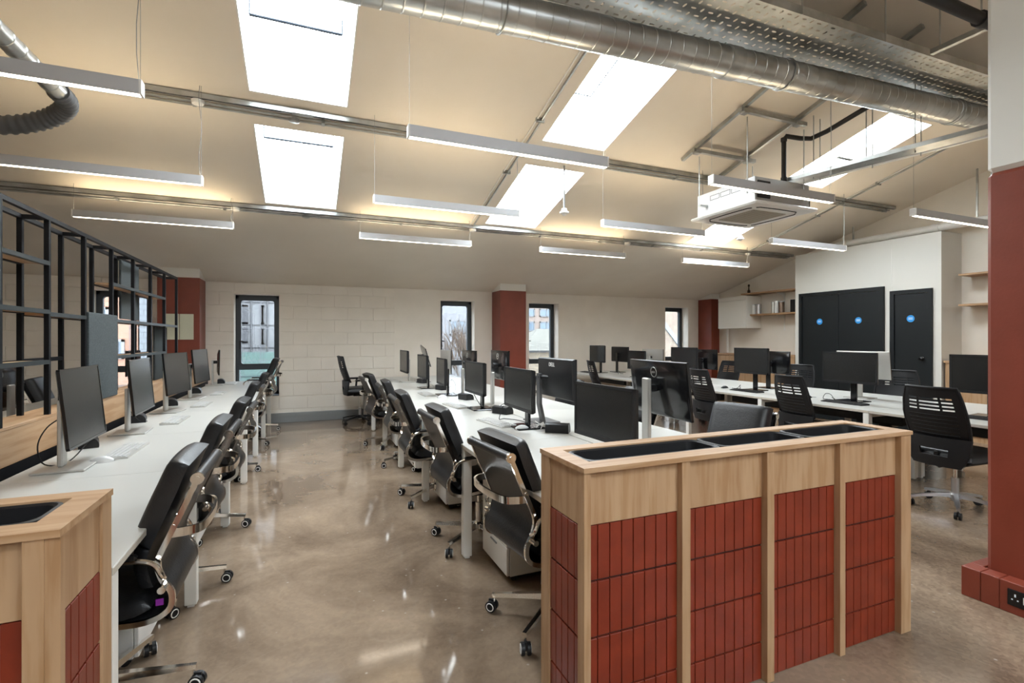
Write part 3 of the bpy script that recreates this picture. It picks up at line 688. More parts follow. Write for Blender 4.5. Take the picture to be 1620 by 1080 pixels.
C_ = catmull(P, 12); part('corrugated_hose', MB().tube(C_, [.064 if i % 4 < 2 else .056 for i in range(len(C_))], 18), RUBBER, t, sharp=80)
part('hanger', MB().tube([(0, -1.2, .05), (0, -1.2, zc(3.0)-3.03)], .005, 6).tube([(math.cos(a)*.058, -1.2, math.sin(a)*.058) for a in [i*PI/8 for i in range(16)]], .005, 6, closed=True), GALV, t)

# ================================================================== PLANTERS
def planter(x0, x1, bays, label, left_side, right_side, troughs):
    y0, y1, H = 1.475, 1.81, .967
    t = thing('planter_divider', label, 'planter', (x0, y0, 0), group='tiled planters'); W = x1-x0; D = y1-y0
    sx0, sx1, sy0, sy1 = .065, W-.07, .075, .275
    tp_ = MB().box(-.004, sx0, -.006, D+.004, H-.018, H).box(sx1, W+.004, -.006, D+.004, H-.018, H).box(sx0, sx1, -.006, sy0, H-.018, H).box(sx0, sx1, sy1, D+.004, H-.018, H)
    part('top_frame', tp_, PLYX, t)
    part('core', MB().box(.04, W-.04, .045, D-.02, .0, .55).box(.04, W-.04, .045, .06, .55, H-.02).box(.04, W-.04, D-.04, D-.02, .55, H-.02), GROUT, t)
    part('front_backing', MB().box(.02, W-.02, .036, .05, .0, H-.02), GROUT, t)
    part('back_panel', MB().box(.02, W-.02, D-.02, D-.002, .01, H-.018), PLYZ, t)
    part('side_backing', MB().box(.012, .03, .03, D-.03, 0, H-.02).box(W-.03, W-.012, .03, D-.03, 0, H-.02), GROUT, t)
    for k, (a, b) in enumerate(bays):
        a -= x0; b -= x0
        part('front_panel', MB().box(a, b, .026, .04, .757, H-.018, .001), PLYZ, t)
        nt = math.ceil((b-a)/.0505); first = (b-a)-(nt-1)*.0505
        xx = a
        for c in range(nt):
            w_ = first if c == 0 else .0505
            if w_ > .006:
                for z0, z1 in ((.0, .152), (.155, .354), (.357, .554), (.557, .754)):
                    part('tile', MB().box(xx+.0018, xx+w_-.0018, .027, .038, z0+.0045, z1-.0005, .0010), TERRA, t, fix=False)
            xx += w_
    for a, b in fins[label]: part('post', MB().box(a-x0, b-x0, 0, .045, 0, H-.018, .001), PLYZ, t)
    for sgn, on in ((0, left_side), (1, right_side)):
        if not on: continue
        f_ = (lambda q0, q1: (q0, q1)) if not sgn else (lambda q0, q1: (W-q1, W-q0))
        for a, b in ((0.004, .03), (D-.07, D)): part('post', MB().box(*f_(-.001, .03), a, b, 0, H-.018, .001), PLYZ, t)
        part('side_panel', MB().box(*f_(.006, .02), .03, D-.07, .757, H-.018, .001), PLYZ, t)
        n_ = 5; w_ = (D-.10)/n_
        for c in range(n_):
            for z0, z1 in ((.0, .152), (.155, .354), (.357, .554), (.557, .754)):
                part('tile', MB().box(*f_(.005, .014), .03+c*w_+.0018, .03+(c+1)*w_-.0018, z0+.0045, z1-.0005, .0010), TERRA, t, fix=False)
    part('inner_lining', MB().box(sx0-.01, sx0, sy0-.01, sy1+.01, .60, H-.018).box(sx1, sx1+.01, sy0-.01, sy1+.01, .60, H-.018).box(sx0, sx1, sy0-.01, sy0, .60, H-.018).box(sx0, sx1, sy1, sy1+.01, .60, H-.018), GROUT, t)
    for i, (a, b, lb) in enumerate(troughs):
        q = thing('planting_trough', lb, 'trough', (a, y0+sy0+.008, .70), group='black planting troughs'); w_ = b-a; d_ = sy1-sy0-.016; h = H-.70-.004
        def ring(ins, z, r=.04):
            R_ = []
            for cx_, cy_, a0 in ((w_-ins-r, d_-ins-r, 0), (ins+r, d_-ins-r, 90), (ins+r, ins+r, 180), (w_-ins-r, ins+r, 270)):
                for k in range(5): an = math.radians(a0+k*22.5); R_.append((cx_+r*math.cos(an), cy_+r*math.sin(an), z))
            return R_
        rs = [ring(.022, 0), ring(.008, h-.012), ring(0, h-.012), ring(0, h), ring(.008, h+.002), ring(.014, h-.004), ring(.03, .012)]
        vs = [p_ for r_ in rs for p_ in r_]; n_ = 20; fs = [tuple(reversed(range(n_)))]
        for k in range(len(rs)-1):
            for m_ in range(n_): fs.append((k*n_+m_, k*n_+(m_+1) % n_, (k+1)*n_+(m_+1) % n_, (k+1)*n_+m_))
        fs.append(tuple(range((len(rs)-1)*n_, len(rs)*n_)))
        part('tub', MB().add(vs, fs), BLK, q)
    return t
PL1 = 'long plywood planter with red tiles in the right foreground'; PL2 = 'short plywood planter with red tiles in the left foreground'
fins = {PL1: [(.88, .90), (1.305, 1.345), (1.745, 1.785), (2.19, 2.225), (2.625, 2.70)], PL2: [(-1.35, -1.31), (-.975, -.935), (-.60, -.56)]}
planter(.88, 2.70, [(.90, 1.305), (1.345, 1.745), (1.785, 2.19), (2.225, 2.625)], PL1, True, True,
        [(.95, 1.595, 'black trough at the desk end of the long planter'), (1.60, 2.10, 'black trough in the middle of the long planter'), (2.115, 2.625, 'black trough at the right end of the long planter')])
planter(-1.72, -.532, [(-1.69, -1.35), (-1.31, -.975), (-.935, -.60)], PL2, False, True,
        [(-1.64, -1.15, 'black trough at the left end of the short planter, mostly out of frame'), (-1.13, -.607, 'black trough at the aisle end of the short planter')])

# ================================================================== DESKS
def desk(xa, xb, y, L, label, group, last=False, front=1):
    # front=1: sitting side at xb, front=-1: sitting side at xa
    t = thing('office_desk', label, 'desk', ((xa+xb)/2, y, 0), group=group); h = (xb-xa)/2
    part('desktop', MB().box(-h, h, .0015, L-.0015, .705, .73, .0015), LAM, t)
    part('edge_band', MB().box(h-.0005 if front > 0 else -h-.001, h+.001 if front > 0 else -h+.0005, .002, L-.002, .707, .727), LAMEDGE, t)
    legs = [(.0, .056)] + ([(L-.05, L)] if last else [])
    fx = (h-.058, h-.002) if front > 0 else (-h+.002, -h+.058)
    bx = (-h+.02, -h+.08) if front > 0 else (h-.08, h-.02)
    for a, b in legs:
        for q in (fx, bx):
            part('leg', MB().box(q[0], q[1], a+.001, b-.001, .012, .705, .003).box(q[0]+.012, q[1]-.012, a+.01, b-.01, 0, .012), WMETAL, t)
        part('cross_rail', MB().box(min(fx[1], bx[1]), max(fx[0], bx[0]), a+.005, b-.005, .665, .704), WMETAL, t)
    part('rear_beam', MB().box(bx[0]+.01, bx[1]-.01, .05, L-.05 if last else L, .64, .70), WMETAL, t)
    part('cable_basket', MB().box(bx[0]-.02, bx[1]+.02, .10, L-.1, .52, .60, .006), BLK, t)
    return t
Y0 = 1.85; DL = 1.2
for i in range(6):
    y = Y0+i*DL; la = (i == 5)
    desk(-1.345, -.53, y - (.032 if i == 0 else 0), DL + (.032 if i == 0 else 0), 'white desk of the left bench beside the shelving screen, %s' % ORDC[i], 'left bench desks', la, 1)
    desk(.93, 1.725, y, DL, 'white desk on the aisle side of the middle bench, %s' % ORDC[i], 'middle bench desks, aisle side', la, -1)
    desk(1.735, 2.53, y, DL, 'white desk on the far side of the middle bench, %s' % ORDC[i], 'middle bench desks, far side', la, 1)
    desk(4.93, 5.725, y, DL, 'white desk on the near side of the right bench, %s' % ORDC[i], 'right bench desks, near side', la, -1)
    desk(5.735, 6.53, y, DL, 'white desk on the closet side of the right bench, %s' % ORDC[i], 'right bench desks, closet side', la, 1)
    if i < 6: desk(-2.68, -1.86, y, DL, 'white desk behind the shelving screen, %s' % ORDC[i], 'desks behind the screen', la, -1)

# pedestals
def pedestal():
    t = thing('drawer_pedestal', 'grey-white drawer pedestal under the middle bench, nearest to the long planter', 'pedestal', (0, 0, 0), 0, 'pedestals under the middle bench')
    part('body', MB().box(.02, .56, -.21, .21, .045, .57, .003), WMETAL, t)
    for z0, z1 in ((.05, .21), (.215, .375), (.38, .565)):
        d_ = part('drawer', MB().box(0, .018, -.208, .208, z0, z1, .003), WPLAST, t); part('handle', MB().box(-.006, .0, -.05, .05, z1-.03, z1-.022), GREYSK, d_)
    part('plinth', MB().box(.03, .55, -.20, .20, .03, .045), BLK, t)
    for a in (.06, .5):
        for b in (-.16, .16): part('caster', MB().tube([(a, b-.012, .02), (a, b+.012, .02)], .02, 12), BLK, t)
    return t
PED = pedestal(); PED.location = (1.06, 2.84, 0)
for k, y in enumerate((4.18, 5.42, 6.6)):
    dup(PED, (1.06, y, 0), 0, 'grey-white drawer pedestal under the middle bench, %s' % ORDC[k+1])
for k, y in enumerate((2.78, 3.95, 5.15)):
    dup(PED, (-.66, y, 0), PI, 'grey-white drawer pedestal under the left bench, %s' % ORDC[k], 'pedestals under the left bench')

# ================================================================== SCREEN WITH SHELVES (left)
t = thing('shelving_screen', 'black steel shelving screen on a plywood base between the left benches', 'shelving', (0, 0, 0))
FX, RX, ZT = -1.42, -1.57, 2.146; BY0, BY1 = 1.85, 9.05
part('base_top', MB().box(RX-.04, FX, BY0, BY1, .940, .958, .002), PLYY, t)
part('base_front', MB().box(FX-.018, FX-.002, BY0, BY1, .755, .940), PLYY, t)
part('base_back', MB().box(RX-.04, RX-.022, BY0, BY1, .02, .940), PLYY, t)
part('base_skirt', MB().box(FX-.018, FX-.004, BY0, BY1, .0, .75), BSTEEL, t)
FY = [3.30, 3.817, 4.345, 4.875, 5.412, 5.946, 6.477, 7.02]; FY = [FY[0]-1.06, FY[0]-.53]+FY
for y in FY:
    part('post', MB().box(FX-.025, FX, y-.0125, y+.0125, .958, ZT-.025), BSTEEL, t); part('post', MB().box(RX, RX+.025, y-.0125, y+.0125, .958, ZT-.025), BSTEEL, t)
    part('top_crossbar', MB().box(RX+.025, FX-.025, y-.0125, y+.0125, ZT-.025, ZT), BSTEEL, t)
for x in (FX-.025, RX): part('top_rail', MB().box(x, x+.025, FY[0]-.012, FY[-1]+.0125, ZT-.025, ZT), BSTEEL, t)
def shf(y0, y1, z, wood=True):
    part('shelf_rail', MB().box(FX-.025, FX+.001, y0, y1, z-.025, z), GSTEEL, t); part('shelf_rail', MB().box(RX, RX+.025, y0, y1, z-.025, z), BSTEEL, t)
    if wood: part('shelf_board', MB().box(RX+.026, FX-.026, y0+.013, y1-.013, z-.02, z-.004), PLYY, t)
shf(FY[0], FY[3], 1.585); shf(FY[3], FY[-1], 1.572)
shf(FY[2], FY[3], 1.875); shf(FY[0], FY[1], 1.875)
for i in (5, 6, 7): shf(FY[i], FY[i+1], 1.862)
shf(FY[0], FY[3], 1.285); shf(FY[5]+.01, FY[8], 1.275)
part('rear_bar', MB().box(RX, RX+.025, FY[3], FY[4], 1.265, 1.29), BSTEEL, t)
part('felt_panel', MB().box(FX-.03, FX+.012, FY[4]+.014, FY[5]+.06, .960, 1.60, .004), FELT, t, 'grey felt infill box')
part('felt_panel', MB().box(RX+.03, RX+.048, FY[6]+.014, FY[7]-.014, 1.59, 1.836, .003), FELT, t)
part('felt_panel', MB().box(RX+.03, RX+.048, FY[6]+.014, FY[7]-.014, 1.866, ZT-.03, .003), FELT, t)
part('felt_panel', MB().box(RX+.03, RX+.048, FY[8]+.014, FY[9]-.014, .96, 1.545, .003), FELT, t)
part('felt_panel', MB().box(FX-.03, FX+.006, FY[1]+.1, FY[2]-.014, 1.60, ZT-.03, .003), FELT, t)

# ================================================================== CHAIRS
def rot5(i, n=5, off=0): return off+2*PI*i/n
def base_star(t, leg_m, caster_ring, r=.29, off=.3, curved=False):
    hub = part('hub', MB().lathe([(.03, .085), (.042, .09), (.042, .125), (.03, .14)], n=16), leg_m, t)
    for i in range(5):
        a = rot5(i, off=off); mb = MB()
        if curved: secs = [(.03, .022, .10, .135), (.12, .02, .10, .128), (.22, .017, .088, .11), (r, .012, .07, .088)]
        else: secs = [(.03, .019, .10, .13), (.16, .015, .092, .114), (r, .012, .078, .095)]
        vs = []
        for (x, wd, z0, z1) in secs: vs += [(x, -wd, z0), (x, wd, z0), (x, wd*.75, z1), (x, -wd*.75, z1)]
        fs = [(0, 3, 2, 1)]
        for k in range(len(secs)-1):
            for q in range(4): fs.append((k*4+q, k*4+(q+1) % 4, (k+1)*4+(q+1) % 4, (k+1)*4+q))
        e_ = (len(secs)-1)*4; fs.append((e_, e_+1, e_+2, e_+3)); mb.add(vs, fs)
        mb.tube([(r-.01, 0, .09), (r-.01, 0, .055)], .006, 8)
        mb.xf(Matrix.Rotation(a, 4, 'Z')); lg = part('base_leg', mb, leg_m, t)
        c = MB(); sw = a+1.1+i*.9; R_ = .028
        for s_ in (-1, 1): c.tube([(0, s_*.006, 0), (0, s_*.022, 0)], R_, 16)
        c.box(-.016, .016, -.005, .005, -.004, .034)
        M = Matrix.Translation((math.cos(a)*(r-.01), math.sin(a)*(r-.01), R_)) @ Matrix.Rotation(sw, 4, 'Z') @ Matrix.Translation((-.014, 0, 0))
        c.xf(M); co = part('caster', c, BLK, lg)
        if caster_ring:
            rg = MB()
            for s_ in (-1, 1): rg.tube([Vector((math.cos(q)*.019, s_*.0225, math.sin(q)*.019)) for q in [k*PI/8 for k in range(16)]], .0028, 5, closed=True)
            rg.xf(M); part('caster_trim', rg, WPLAST, lg)
def chair_a():
    t = thing('office_chair', 'black soft-pad chair with chrome frame at the left bench, nearest to the short planter', 'chair', (0, 0, 0), 0, 'chrome soft-pad chairs')
    prof = catmull([(-.365, 0, .895), (-.325, 0, .80), (-.275, 0, .69), (-.243, 0, .61), (-.255, 0, .545), (-.285, 0, .49), (-.275, 0, .43), (-.205, 0, .398), (-.08, 0, .405), (.10, 0, .425), (.20, 0, .432), (.25, 0, .415)], 4)
    pr = [(p_.x, p_.z) for p_ in prof]
    W = .21
    for s_ in (-1, 1):
        part('side_frame', MB().strip(pr, .019, 'y', s_*W-.007, s_*W+.007), CHROME, t, sharp=50)
    part('sling', MB().strip(pr[1:], .008, 'y', -W+.008, W-.008), LEATHER, t)
    roll = part('top_roll', MB().tube([(-.365, -W+.004, .895), (-.365, W-.004, .895)], .021, 18), LEATHER, t)
    for s_ in (-1, 1):
        part('roll_cap', MB().tube([(-.365, s_*(W-.004), .895), (-.365, s_*(W+.008), .895)], .0225, 18).tube([(-.365, s_*(W+.008), .895), (-.365, s_*(W+.011), .895)], .009, 12), CHROME, roll)
    def off(P, k): return [(a, b) for a, b in P]
    # cushions in front of the sling
    def seg(i0, i1, sh):
        P = []
        q = pr[i0:i1]
        for i, (a, b) in enumerate(q):
            u = q[max(i-1, 0)]; v = q[min(i+1, len(q)-1)]; dx, dz = v[0]-u[0], v[1]-u[1]; l = math.hypot(dx, dz)
            P.append((a-dz/l*sh, b+dx/l*sh))
        return P
    up = [(-.335, .945), (-.318, .91), (-.30, .86), (-.275, .80), (-.25, .74), (-.228, .69), (-.215, .655)]
    part('back_cushion', MB().pad(up, .205, .078, side=1), LEATHER, t, sharp=60)
    lo = [(-.212, .65), (-.205, .62), (-.207, .585), (-.215, .545), (-.225, .515)]
    part('lumbar_cushion', MB().pad(lo, .203, .055, side=1), LEATHER, t, sharp=60)
    se = [(-.22, .445), (-.17, .422), (-.10, .418), (0, .425), (.10, .437), (.18, .446), (.235, .44)]
    part('seat_cushion', MB().pad(se, .205, .06, side=1), LEATHER, t, sharp=60)
    # handle bar behind the back
    P = [(-.285, -W, .705), (-.335, -W+.01, .705), (-.372, -W+.06, .70), (-.382, 0, .697), (-.372, W-.06, .70), (-.335, W-.01, .705), (-.285, W, .705)]
    hb = MB(); C2 = catmull(P, 4); vs = []; fs = []
    for i, p_ in enumerate(C2):
        a = C2[max(i-1, 0)]; b = C2[min(i+1, len(C2)-1)]; tt = (b-a).normalized(); nn = Vector((-tt.y, tt.x, 0)).normalized()*.005
        for sg, z in ((-1, -.016), (1, -.016), (1, .016), (-1, .016)): vs.append(p_+nn*sg+Vector((0, 0, z)))
    for i in range(len(C2)-1):
        for q in range(4): fs.append((i*4+q, i*4+(q+1) % 4, i*4+4+(q+1) % 4, i*4+4+q))
    fs += [(0, 1, 2, 3), tuple(len(vs)-4+q for q in (3, 2, 1, 0))]
    hb.add(vs, fs)
    for s_ in (-1, 1): hb.tube([(-.29, s_*(W+.01), .73), (-.29, s_*(W-.02), .73)], .008, 8)
    part('back_bar', hb, CHROME, t, sharp=50)
    for s_ in (-1, 1):
        y = s_*(W+.035)
        P = catmull([(-.262, s_*W, .545), (-.262, y, .57), (-.235, y, .615), (-.17, y, .635), (0, y, .64), (.09, y, .625), (.115, y, .57), (.085, y, .49), (.06, s_*(W+.02), .43), (.04, s_*W, .425)], 4)
        arm = part('armrest', MB().tube(P, .0095, 8), CHROME, t)
        part('arm_pad', MB().box(-.19, .07, y-.017, y+.017, .638, .656, .007), LEATHER, arm)
        part('arm_bolt', MB().tube([(-.262, s_*(W-.01), .52), (-.262, s_*(W+.045), .52)], .013, 10), CHROME, arm)
    part('mechanism', MB().box(-.11, .13, -.06, .06, .355, .40, .01).box(-.13, .15, -W, -W+.03, .385, .40).box(-.02, .02, -W, W, .385, .402), BLK, t)
    part('lever', MB().tube([(.05, -.06, .37), (.05, -.20, .36), (.05, -.23, .355)], [.005, .005, .009], 8), BLK, t)
    part('gas_piston', MB().tube([(0, 0, .12), (0, 0, .36)], .014, 12), CHROME, t)
    part('gas_column', MB().tube([(0, 0, .07), (0, 0, .27)], .025, 16), CHROME, t)
    base_star(t, CHROME, True, r=.325, off=.628)
    return t
RAISE_FIXED = ('hub', 'base_leg', 'gas_column')
def place(root, x, y, rz, label, group=None, dz=0, first=False, br=0):
    o = root if first else dup(root, label=label, group=group)
    if first: LABELS.pop(o['label'], None); setlabel(o, label)
    if group: o['group'] = group
    o.location = (x, y, 0); o.rotation_euler = (0, 0, rz)
    if br:
        for c in o.children:
            if c.name.split('.')[0] in RAISE_FIXED: c.rotation_euler = (0, 0, br)
    if dz:
        for c in o.children:
            if not c.name.split('.')[0] in RAISE_FIXED: c.location.z += dz
    return o
CA = chair_a()
Lc = [(-.735, 2.35, PI, 0, 'nearest to the short planter'), (-.75, 3.27, PI+.0, 0, 'second from the camera'), (-.74, 4.25, PI-.0, 0, 'third from the camera'), (-.79, 5.84, PI+.02, 0, 'fourth from the camera'), (-.80, 7.38, PI, .0, 'fifth from the camera'), (-.72, 8.45, PI-.03, .16, 'raised high against the window')]
for i, (x, y, rz, dz, lb) in enumerate(Lc):
    place(CA, x, y, rz, 'black chrome-framed soft-pad chair at the left bench, %s' % lb, 'soft-pad chairs along the left bench', dz, i == 0, (0, .12, -.1, .25, -.2, .1)[i])
tg = MB().box(-.262, -.238, .218, .222, .455, .478); tgo = part('swing_tag', tg, PURPLE, CA, 'small purple tag')
Cc = [(1.16, 2.23, .10, 'pushed in beside the long planter'), (1.12, 3.3, .03, 'second from the camera'), (1.065, 4.34, -.02, 'third from the camera'), (1.11, 5.6, -.03, 'fourth from the camera'), (1.05, 6.75, .10, 'fifth from the camera')]
CA2 = None
for i, (x, y, rz, lb) in enumerate(Cc):
    src = CA2 or CA
    o = place(src, x, y, rz, 'black chrome-framed chair on the middle bench aisle side, %s' % lb, 'soft-pad chairs on the aisle side of the middle bench', br=(-.70, .0, -.60, .2, -.3)[i])
    if i == 0:
        for c in list(o.children):
            if c.name.startswith('swing_tag'): bpy.data.objects.remove(c)
        CA2 = o
Dc = [(2.50, 2.50, PI+.25, 'partly hidden by the long planter'), (2.56, 3.75, PI+.1, 'behind the wide black screen'), (2.5, 4.95, PI, 'third from the camera'), (2.5, 6.2, PI, 'fourth from the camera')]
for x, y, rz, lb in Dc:
    place(CA2, x, y, rz, 'black soft-pad chair, middle bench far side, %s' % lb, 'soft-pad chairs on the far side of the middle bench')
for x, y, rz, lb in [(-2.62, 7.5, .1, 'seen through the nearest open shelves')]:
    place(CA2, x, y, rz, 'black soft-pad chair behind the shelving screen, %s' % lb, 'chairs behind the screen')

def chair_b(label, arms=False):
    t = thing('mesh_office_chair', label, 'chair', (0, 0, 0), 0, 'black slotted-back chairs')
    # back shell: grid over (u across, v up)
    def P(u, v):
        z = .60+v*.42; hw = .215+.02*math.sin(v*PI)-.03*v*v
        x = -.235-.10*v-.02*v*v + .055*u*u - .02*math.sin(v*PI)
        return (x, u*hw, z)
    def grid(us, vs_, skip, th=.010):
        vv = []; idx = {}; fs = []
        for i, u in enumerate(us):
            for j, v in enumerate(vs_):
                x, y, z = P(u, v); idx[i, j] = len(vv); vv += [(x, y, z), (x-th, y, z)]
        cell = lambda i, j: 0 <= i < len(us)-1 and 0 <= j < len(vs_)-1 and not skip(i, j)
        for i in range(len(us)-1):
            for j in range(len(vs_)-1):
                if not cell(i, j): continue
                a, b, c, d_ = idx[i, j], idx[i+1, j], idx[i+1, j+1], idx[i, j+1]
                fs += [(a, b, c, d_), (a+1, d_+1, c+1, b+1)]
                for (di, dj, p_, q_) in ((-1, 0, d_, a), (1, 0, b, c), (0, -1, a, b), (0, 1, c, d_)):
                    if not cell(i+di, j+dj): fs.append((p_, p_+1, q_+1, q_))
        return MB().add(vv, fs)
    us = [-1, -.88, -.74, -.56, -.40, -.34, -.1, .1, .34, .40, .56, .74, .88, 1]
    vs_ = [0]; rows_ = 13
    for r in range(rows_): vs_ += [.04+r*.070+.040, .04+r*.070+.070]
    vs_ += [1.0]
    openr = set()
    for r in range(rows_):
        if 7 <= r <= 10: openr.add(2*r+1)
    def skip(i, j): return j in openr and (2 <= i <= 3 or 5 <= i <= 7 or 9 <= i <= 10)
    part('backrest', grid(us, vs_, skip), MESHB, t, sharp=50, fix=True)
    ribs = MB()
    for r in range(0, 6):
        v = .10+r*.075; ribs.tube([(P(u, v)[0]-.012, P(u, v)[1], P(u, v)[2]) for u in (-.74, -.4, 0, .4, .74)], .005, 5)
    part('back_rib', ribs, MESHB, t)
    rim = []
    for u in [i/6-1 for i in range(13)]: rim.append(P(u*.97, 1.0))
    side = [P(-.985, v) for v in (0, .25, .5, .75, .93)]; side2 = [P(.985, v) for v in (.93, .75, .5, .25, 0)]
    part('back_frame', MB().tube([(a-.005, b, c) for a, b, c in side+rim+side2], .012, 8), MESHB, t)
    # lower cradle with hand hole
    def Q(u, v):
        hw = .235-.07*(1-v)**3; return (-.268+.06*u*u*(v*.6+.4)+.02*(1-v)**2, u*hw, .385+v*.235)
    U = [-1, -.8, -.45, -.2, 0, .2, .45, .8, 1]; V = [0, .2, .36, .60, .8, 1]
    vv = []; fs = []; th = .016
    for u in U:
        for v in V:
            x, y, z = Q(u, v); vv += [(x, y, z), (x-th, y, z)]
    nv = len(V); cell = lambda i, j: 0 <= i < len(U)-1 and 0 <= j < nv-1 and not (2 <= i <= 5 and j == 2)
    for i in range(len(U)-1):
        for j in range(nv-1):
            if not cell(i, j): continue
            a, b, c, d_ = [2*(p_*nv+q_) for p_, q_ in ((i, j), (i+1, j), (i+1, j+1), (i, j+1))]
            fs += [(a, b, c, d_), (a+1, d_+1, c+1, b+1)]
            for di, dj, p_, q_ in ((-1, 0, d_, a), (1, 0, b, c), (0, -1, a, b), (0, 1, c, d_)):
                if not cell(i+di, j+dj): fs.append((p_, p_+1, q_+1, q_))
    part('lumbar_support', MB().add(vv, fs), MESHB, t, sharp=50)
    se = [(-.235, .455), (-.18, .447), (-.08, .445), (.05, .447), (.16, .452), (.23, .445), (.255, .425)]
    part('seat_cushion', MB().pad(se, .235, .07, side=1), SEATGREY if False else LEATHER, t, sharp=60)
    part('seat_pan', MB().box(-.22, .22, -.21, .21, .415, .45, .015), MESHB, t)
    part('back_stem', MB().tube([(-.05, 0, .40), (-.2, 0, .39), (-.235, 0, .42), (-.245, 0, .50)], [.03, .03, .024, .012], 8), MESHB, t)
    part('mechanism', MB().box(-.12, .10, -.07, .07, .36, .415, .01), BLK, t)
    part('gas_piston', MB().tube([(0, 0, .12), (0, 0, .37)], .014, 12), CHROME, t)
    part('gas_column', MB().tube([(0, 0, .07), (0, 0, .26)], .026, 16), ALU, t)
    if arms:
        for s_ in (-1, 1):
            part('armrest', MB().tube([(-.02, s_*.2, .43), (-.02, s_*.27, .44), (.0, s_*.28, .62)], .016, 8).box(-.13, .14, s_*.28-.04, s_*.28+.04, .62, .65, .012), MESHB, t)
        part('height_dial', MB().tube([(-.02, -.235, .44), (-.02, -.255, .44)], .035, 18), WPLAST, t)
    base_star(t, ALU if not arms else MESHB, False, r=.31, off=1.2, curved=True)
    return t
CB = chair_b('black slotted-back chair at the right bench, largest, beside the foreground red column')
CB.location = (4.97, 2.39, 0); CB.rotation_euler = (0, 0, -.06); CB['group'] = 'slotted-back chairs on the near side of the right bench'
for x, y, rz, lb in [(5.0, 3.66, -.17, 'before the wide grey screen'), (4.9, 4.86, -.15, 'beside the tall square black screen'), (4.95, 7.5, -.25, 'farthest')]:
    dup(CB, (x, y, 0), rz, 'black slotted-back chair on the right bench near side, %s' % lb)
for x, y, rz, lb in [(6.42, 3.75, PI+.2, 'in front of the single dark door'), (6.5, 5.15, PI+.05, 'in front of the double dark doors'), (6.5, 6.5, PI, 'left of the double doors')]:
    dup(CB, (x, y, 0), rz, 'black slotted-back chair, right bench closet side, %s' % lb, 'slotted-back chairs on the closet side of the right bench')
CC = chair_b('black task chair with armrests at the far end of the middle bench', True)
CC.location = (.84, 8.68, 0); CC.rotation_euler = (0, 0, .1)
for c in CC.children:
    if c.name.split('.')[0] not in RAISE_FIXED: c.location.z += .10

# ================================================================== MONITORS
def monitor(label, x, y, rz, zb, h=.33, w=.54, style='black', stand='black', group=None, tilt=0., logo=None, col=.0, matt=True, roll=0, arm=.0):
    """local: screen faces +x, origin on the desk under the panel; zb = height of the panel's lower edge above the desk"""
    t = thing('computer_monitor', label, 'monitor', (x, y, .7305), rz, group)
    M = Matrix.Translation((0, 0, zb+h/2)) @ Matrix.Rotation(-tilt, 4, 'Y') @ Matrix.Rotation(roll, 4, 'X')
    bz = {'black': (BLK, .016), 'slim': (BLKG, .008)}[style if style in ('black', 'slim') else 'slim']
    b = bz[1]; back = {'black': BLK, 'slim': BLKG, 'silver': SILVER}[style]
    fr_ = MB().box(-.008, .006, -w/2, w/2, -h/2, -h/2+b*1.5).box(-.008, .006, -w/2, w/2, h/2-b, h/2).box(-.008, .006, -w/2, -w/2+b, -h/2, h/2).box(-.008, .006, w/2-b, w/2, -h/2, h/2).xf(M)
    part('bezel', fr_, bz[0], t)
    part('screen', MB().box(-.006, .004, -w/2+b, w/2-b, -h/2+b*1.5, h/2-b).xf(M), SCREENM if matt else SCREEN, t)
    bk = MB(); k1, k2 = (.72, .05) if style == 'black' else (.86, .022)
    vs = [(-.008, sy*w/2, sz*h/2) for sy, sz in ((-1, -1), (1, -1), (1, 1), (-1, 1))]+[(-k2*.6, sy*w/2*.97, sz*h/2*.95) for sy, sz in ((-1, -1), (1, -1), (1, 1), (-1, 1))]+[(-k2-.006, sy*w/2*k1*.8, sz*h/2*k1*.8-.01) for sy, sz in ((-1, -1), (1, -1), (1, 1), (-1, 1))]
    bk.add(vs, [(0, 1, 2, 3), (8, 11, 10, 9)]+[(k*4+q, k*4+4+q, k*4+4+(q+1) % 4, k*4+(q+1) % 4) for k in (0, 1) for q in range(4)]); bk.xf(M)
    bo = part('housing', bk, back, t)
    if logo == 'ring':
        rg = MB().tube([(-.029, math.cos(a)*.028, h*.30+math.sin(a)*.028) for a in [i*2*PI/24 for i in range(24)]], .002, 5, closed=True).xf(M)
        lo_ = part('round_badge', rg, SILVER, t)
        o = text('lettering', 'DELL', .017, SILVER, t, M @ Vector((-.031, 0, h*.30)), (PI/2, -tilt, -PI/2))
    elif logo == 'word':
        text('lettering', 'DELL', .045, WPLAST, t, M @ Vector((-.052, .0, h*.34)), (PI/2, -tilt, -PI/2), .001)
    sm = {'black': BLKG, 'silver': SILVER, 'dark': mat('graphite_stand', (.10, .10, .105), .35, .5) if 'GR' not in globals() else GR}[stand]
    sx = -.085
    zc_ = zb+h/2
    nk = MB().box(sx-.012, sx+.012, -.035+col, .035+col, .012, max(zc_+.03+arm, .2), .006)
    if stand == 'dark':
        zt_ = zc_+.03+arm
        nk = MB().prism([(col-.03, .15), (col+.03, .15), (col+.03, zt_), (col-.03, zt_)], 'x', sx-.012, sx+.012).prism([(col-.03, .15), (col-.10, .008), (col-.035, .008), (col+.03, .15)], 'x', sx-.012, sx+.012)
    part('stand_column', nk, sm, t)
    part('stand_joint', MB().tube([(sx+.005, col, zc_), (-.012, 0, zc_)], .022, 10), BLK, t)
    part('stand_base', MB().box(sx-.09, sx+.13, -.13+col, .13+col, .0, .011, .004), sm, t)
    return t
GR = mat('graphite_stand', (.12, .12, .122), .35, .5)
g = 'monitors on the left bench'
monitor('large slim dark monitor on the left bench, nearest, beside the dock', -1.10, 3.34, .04, .13, .40, .56, 'slim', 'silver', g, tilt=.10, col=-.02)
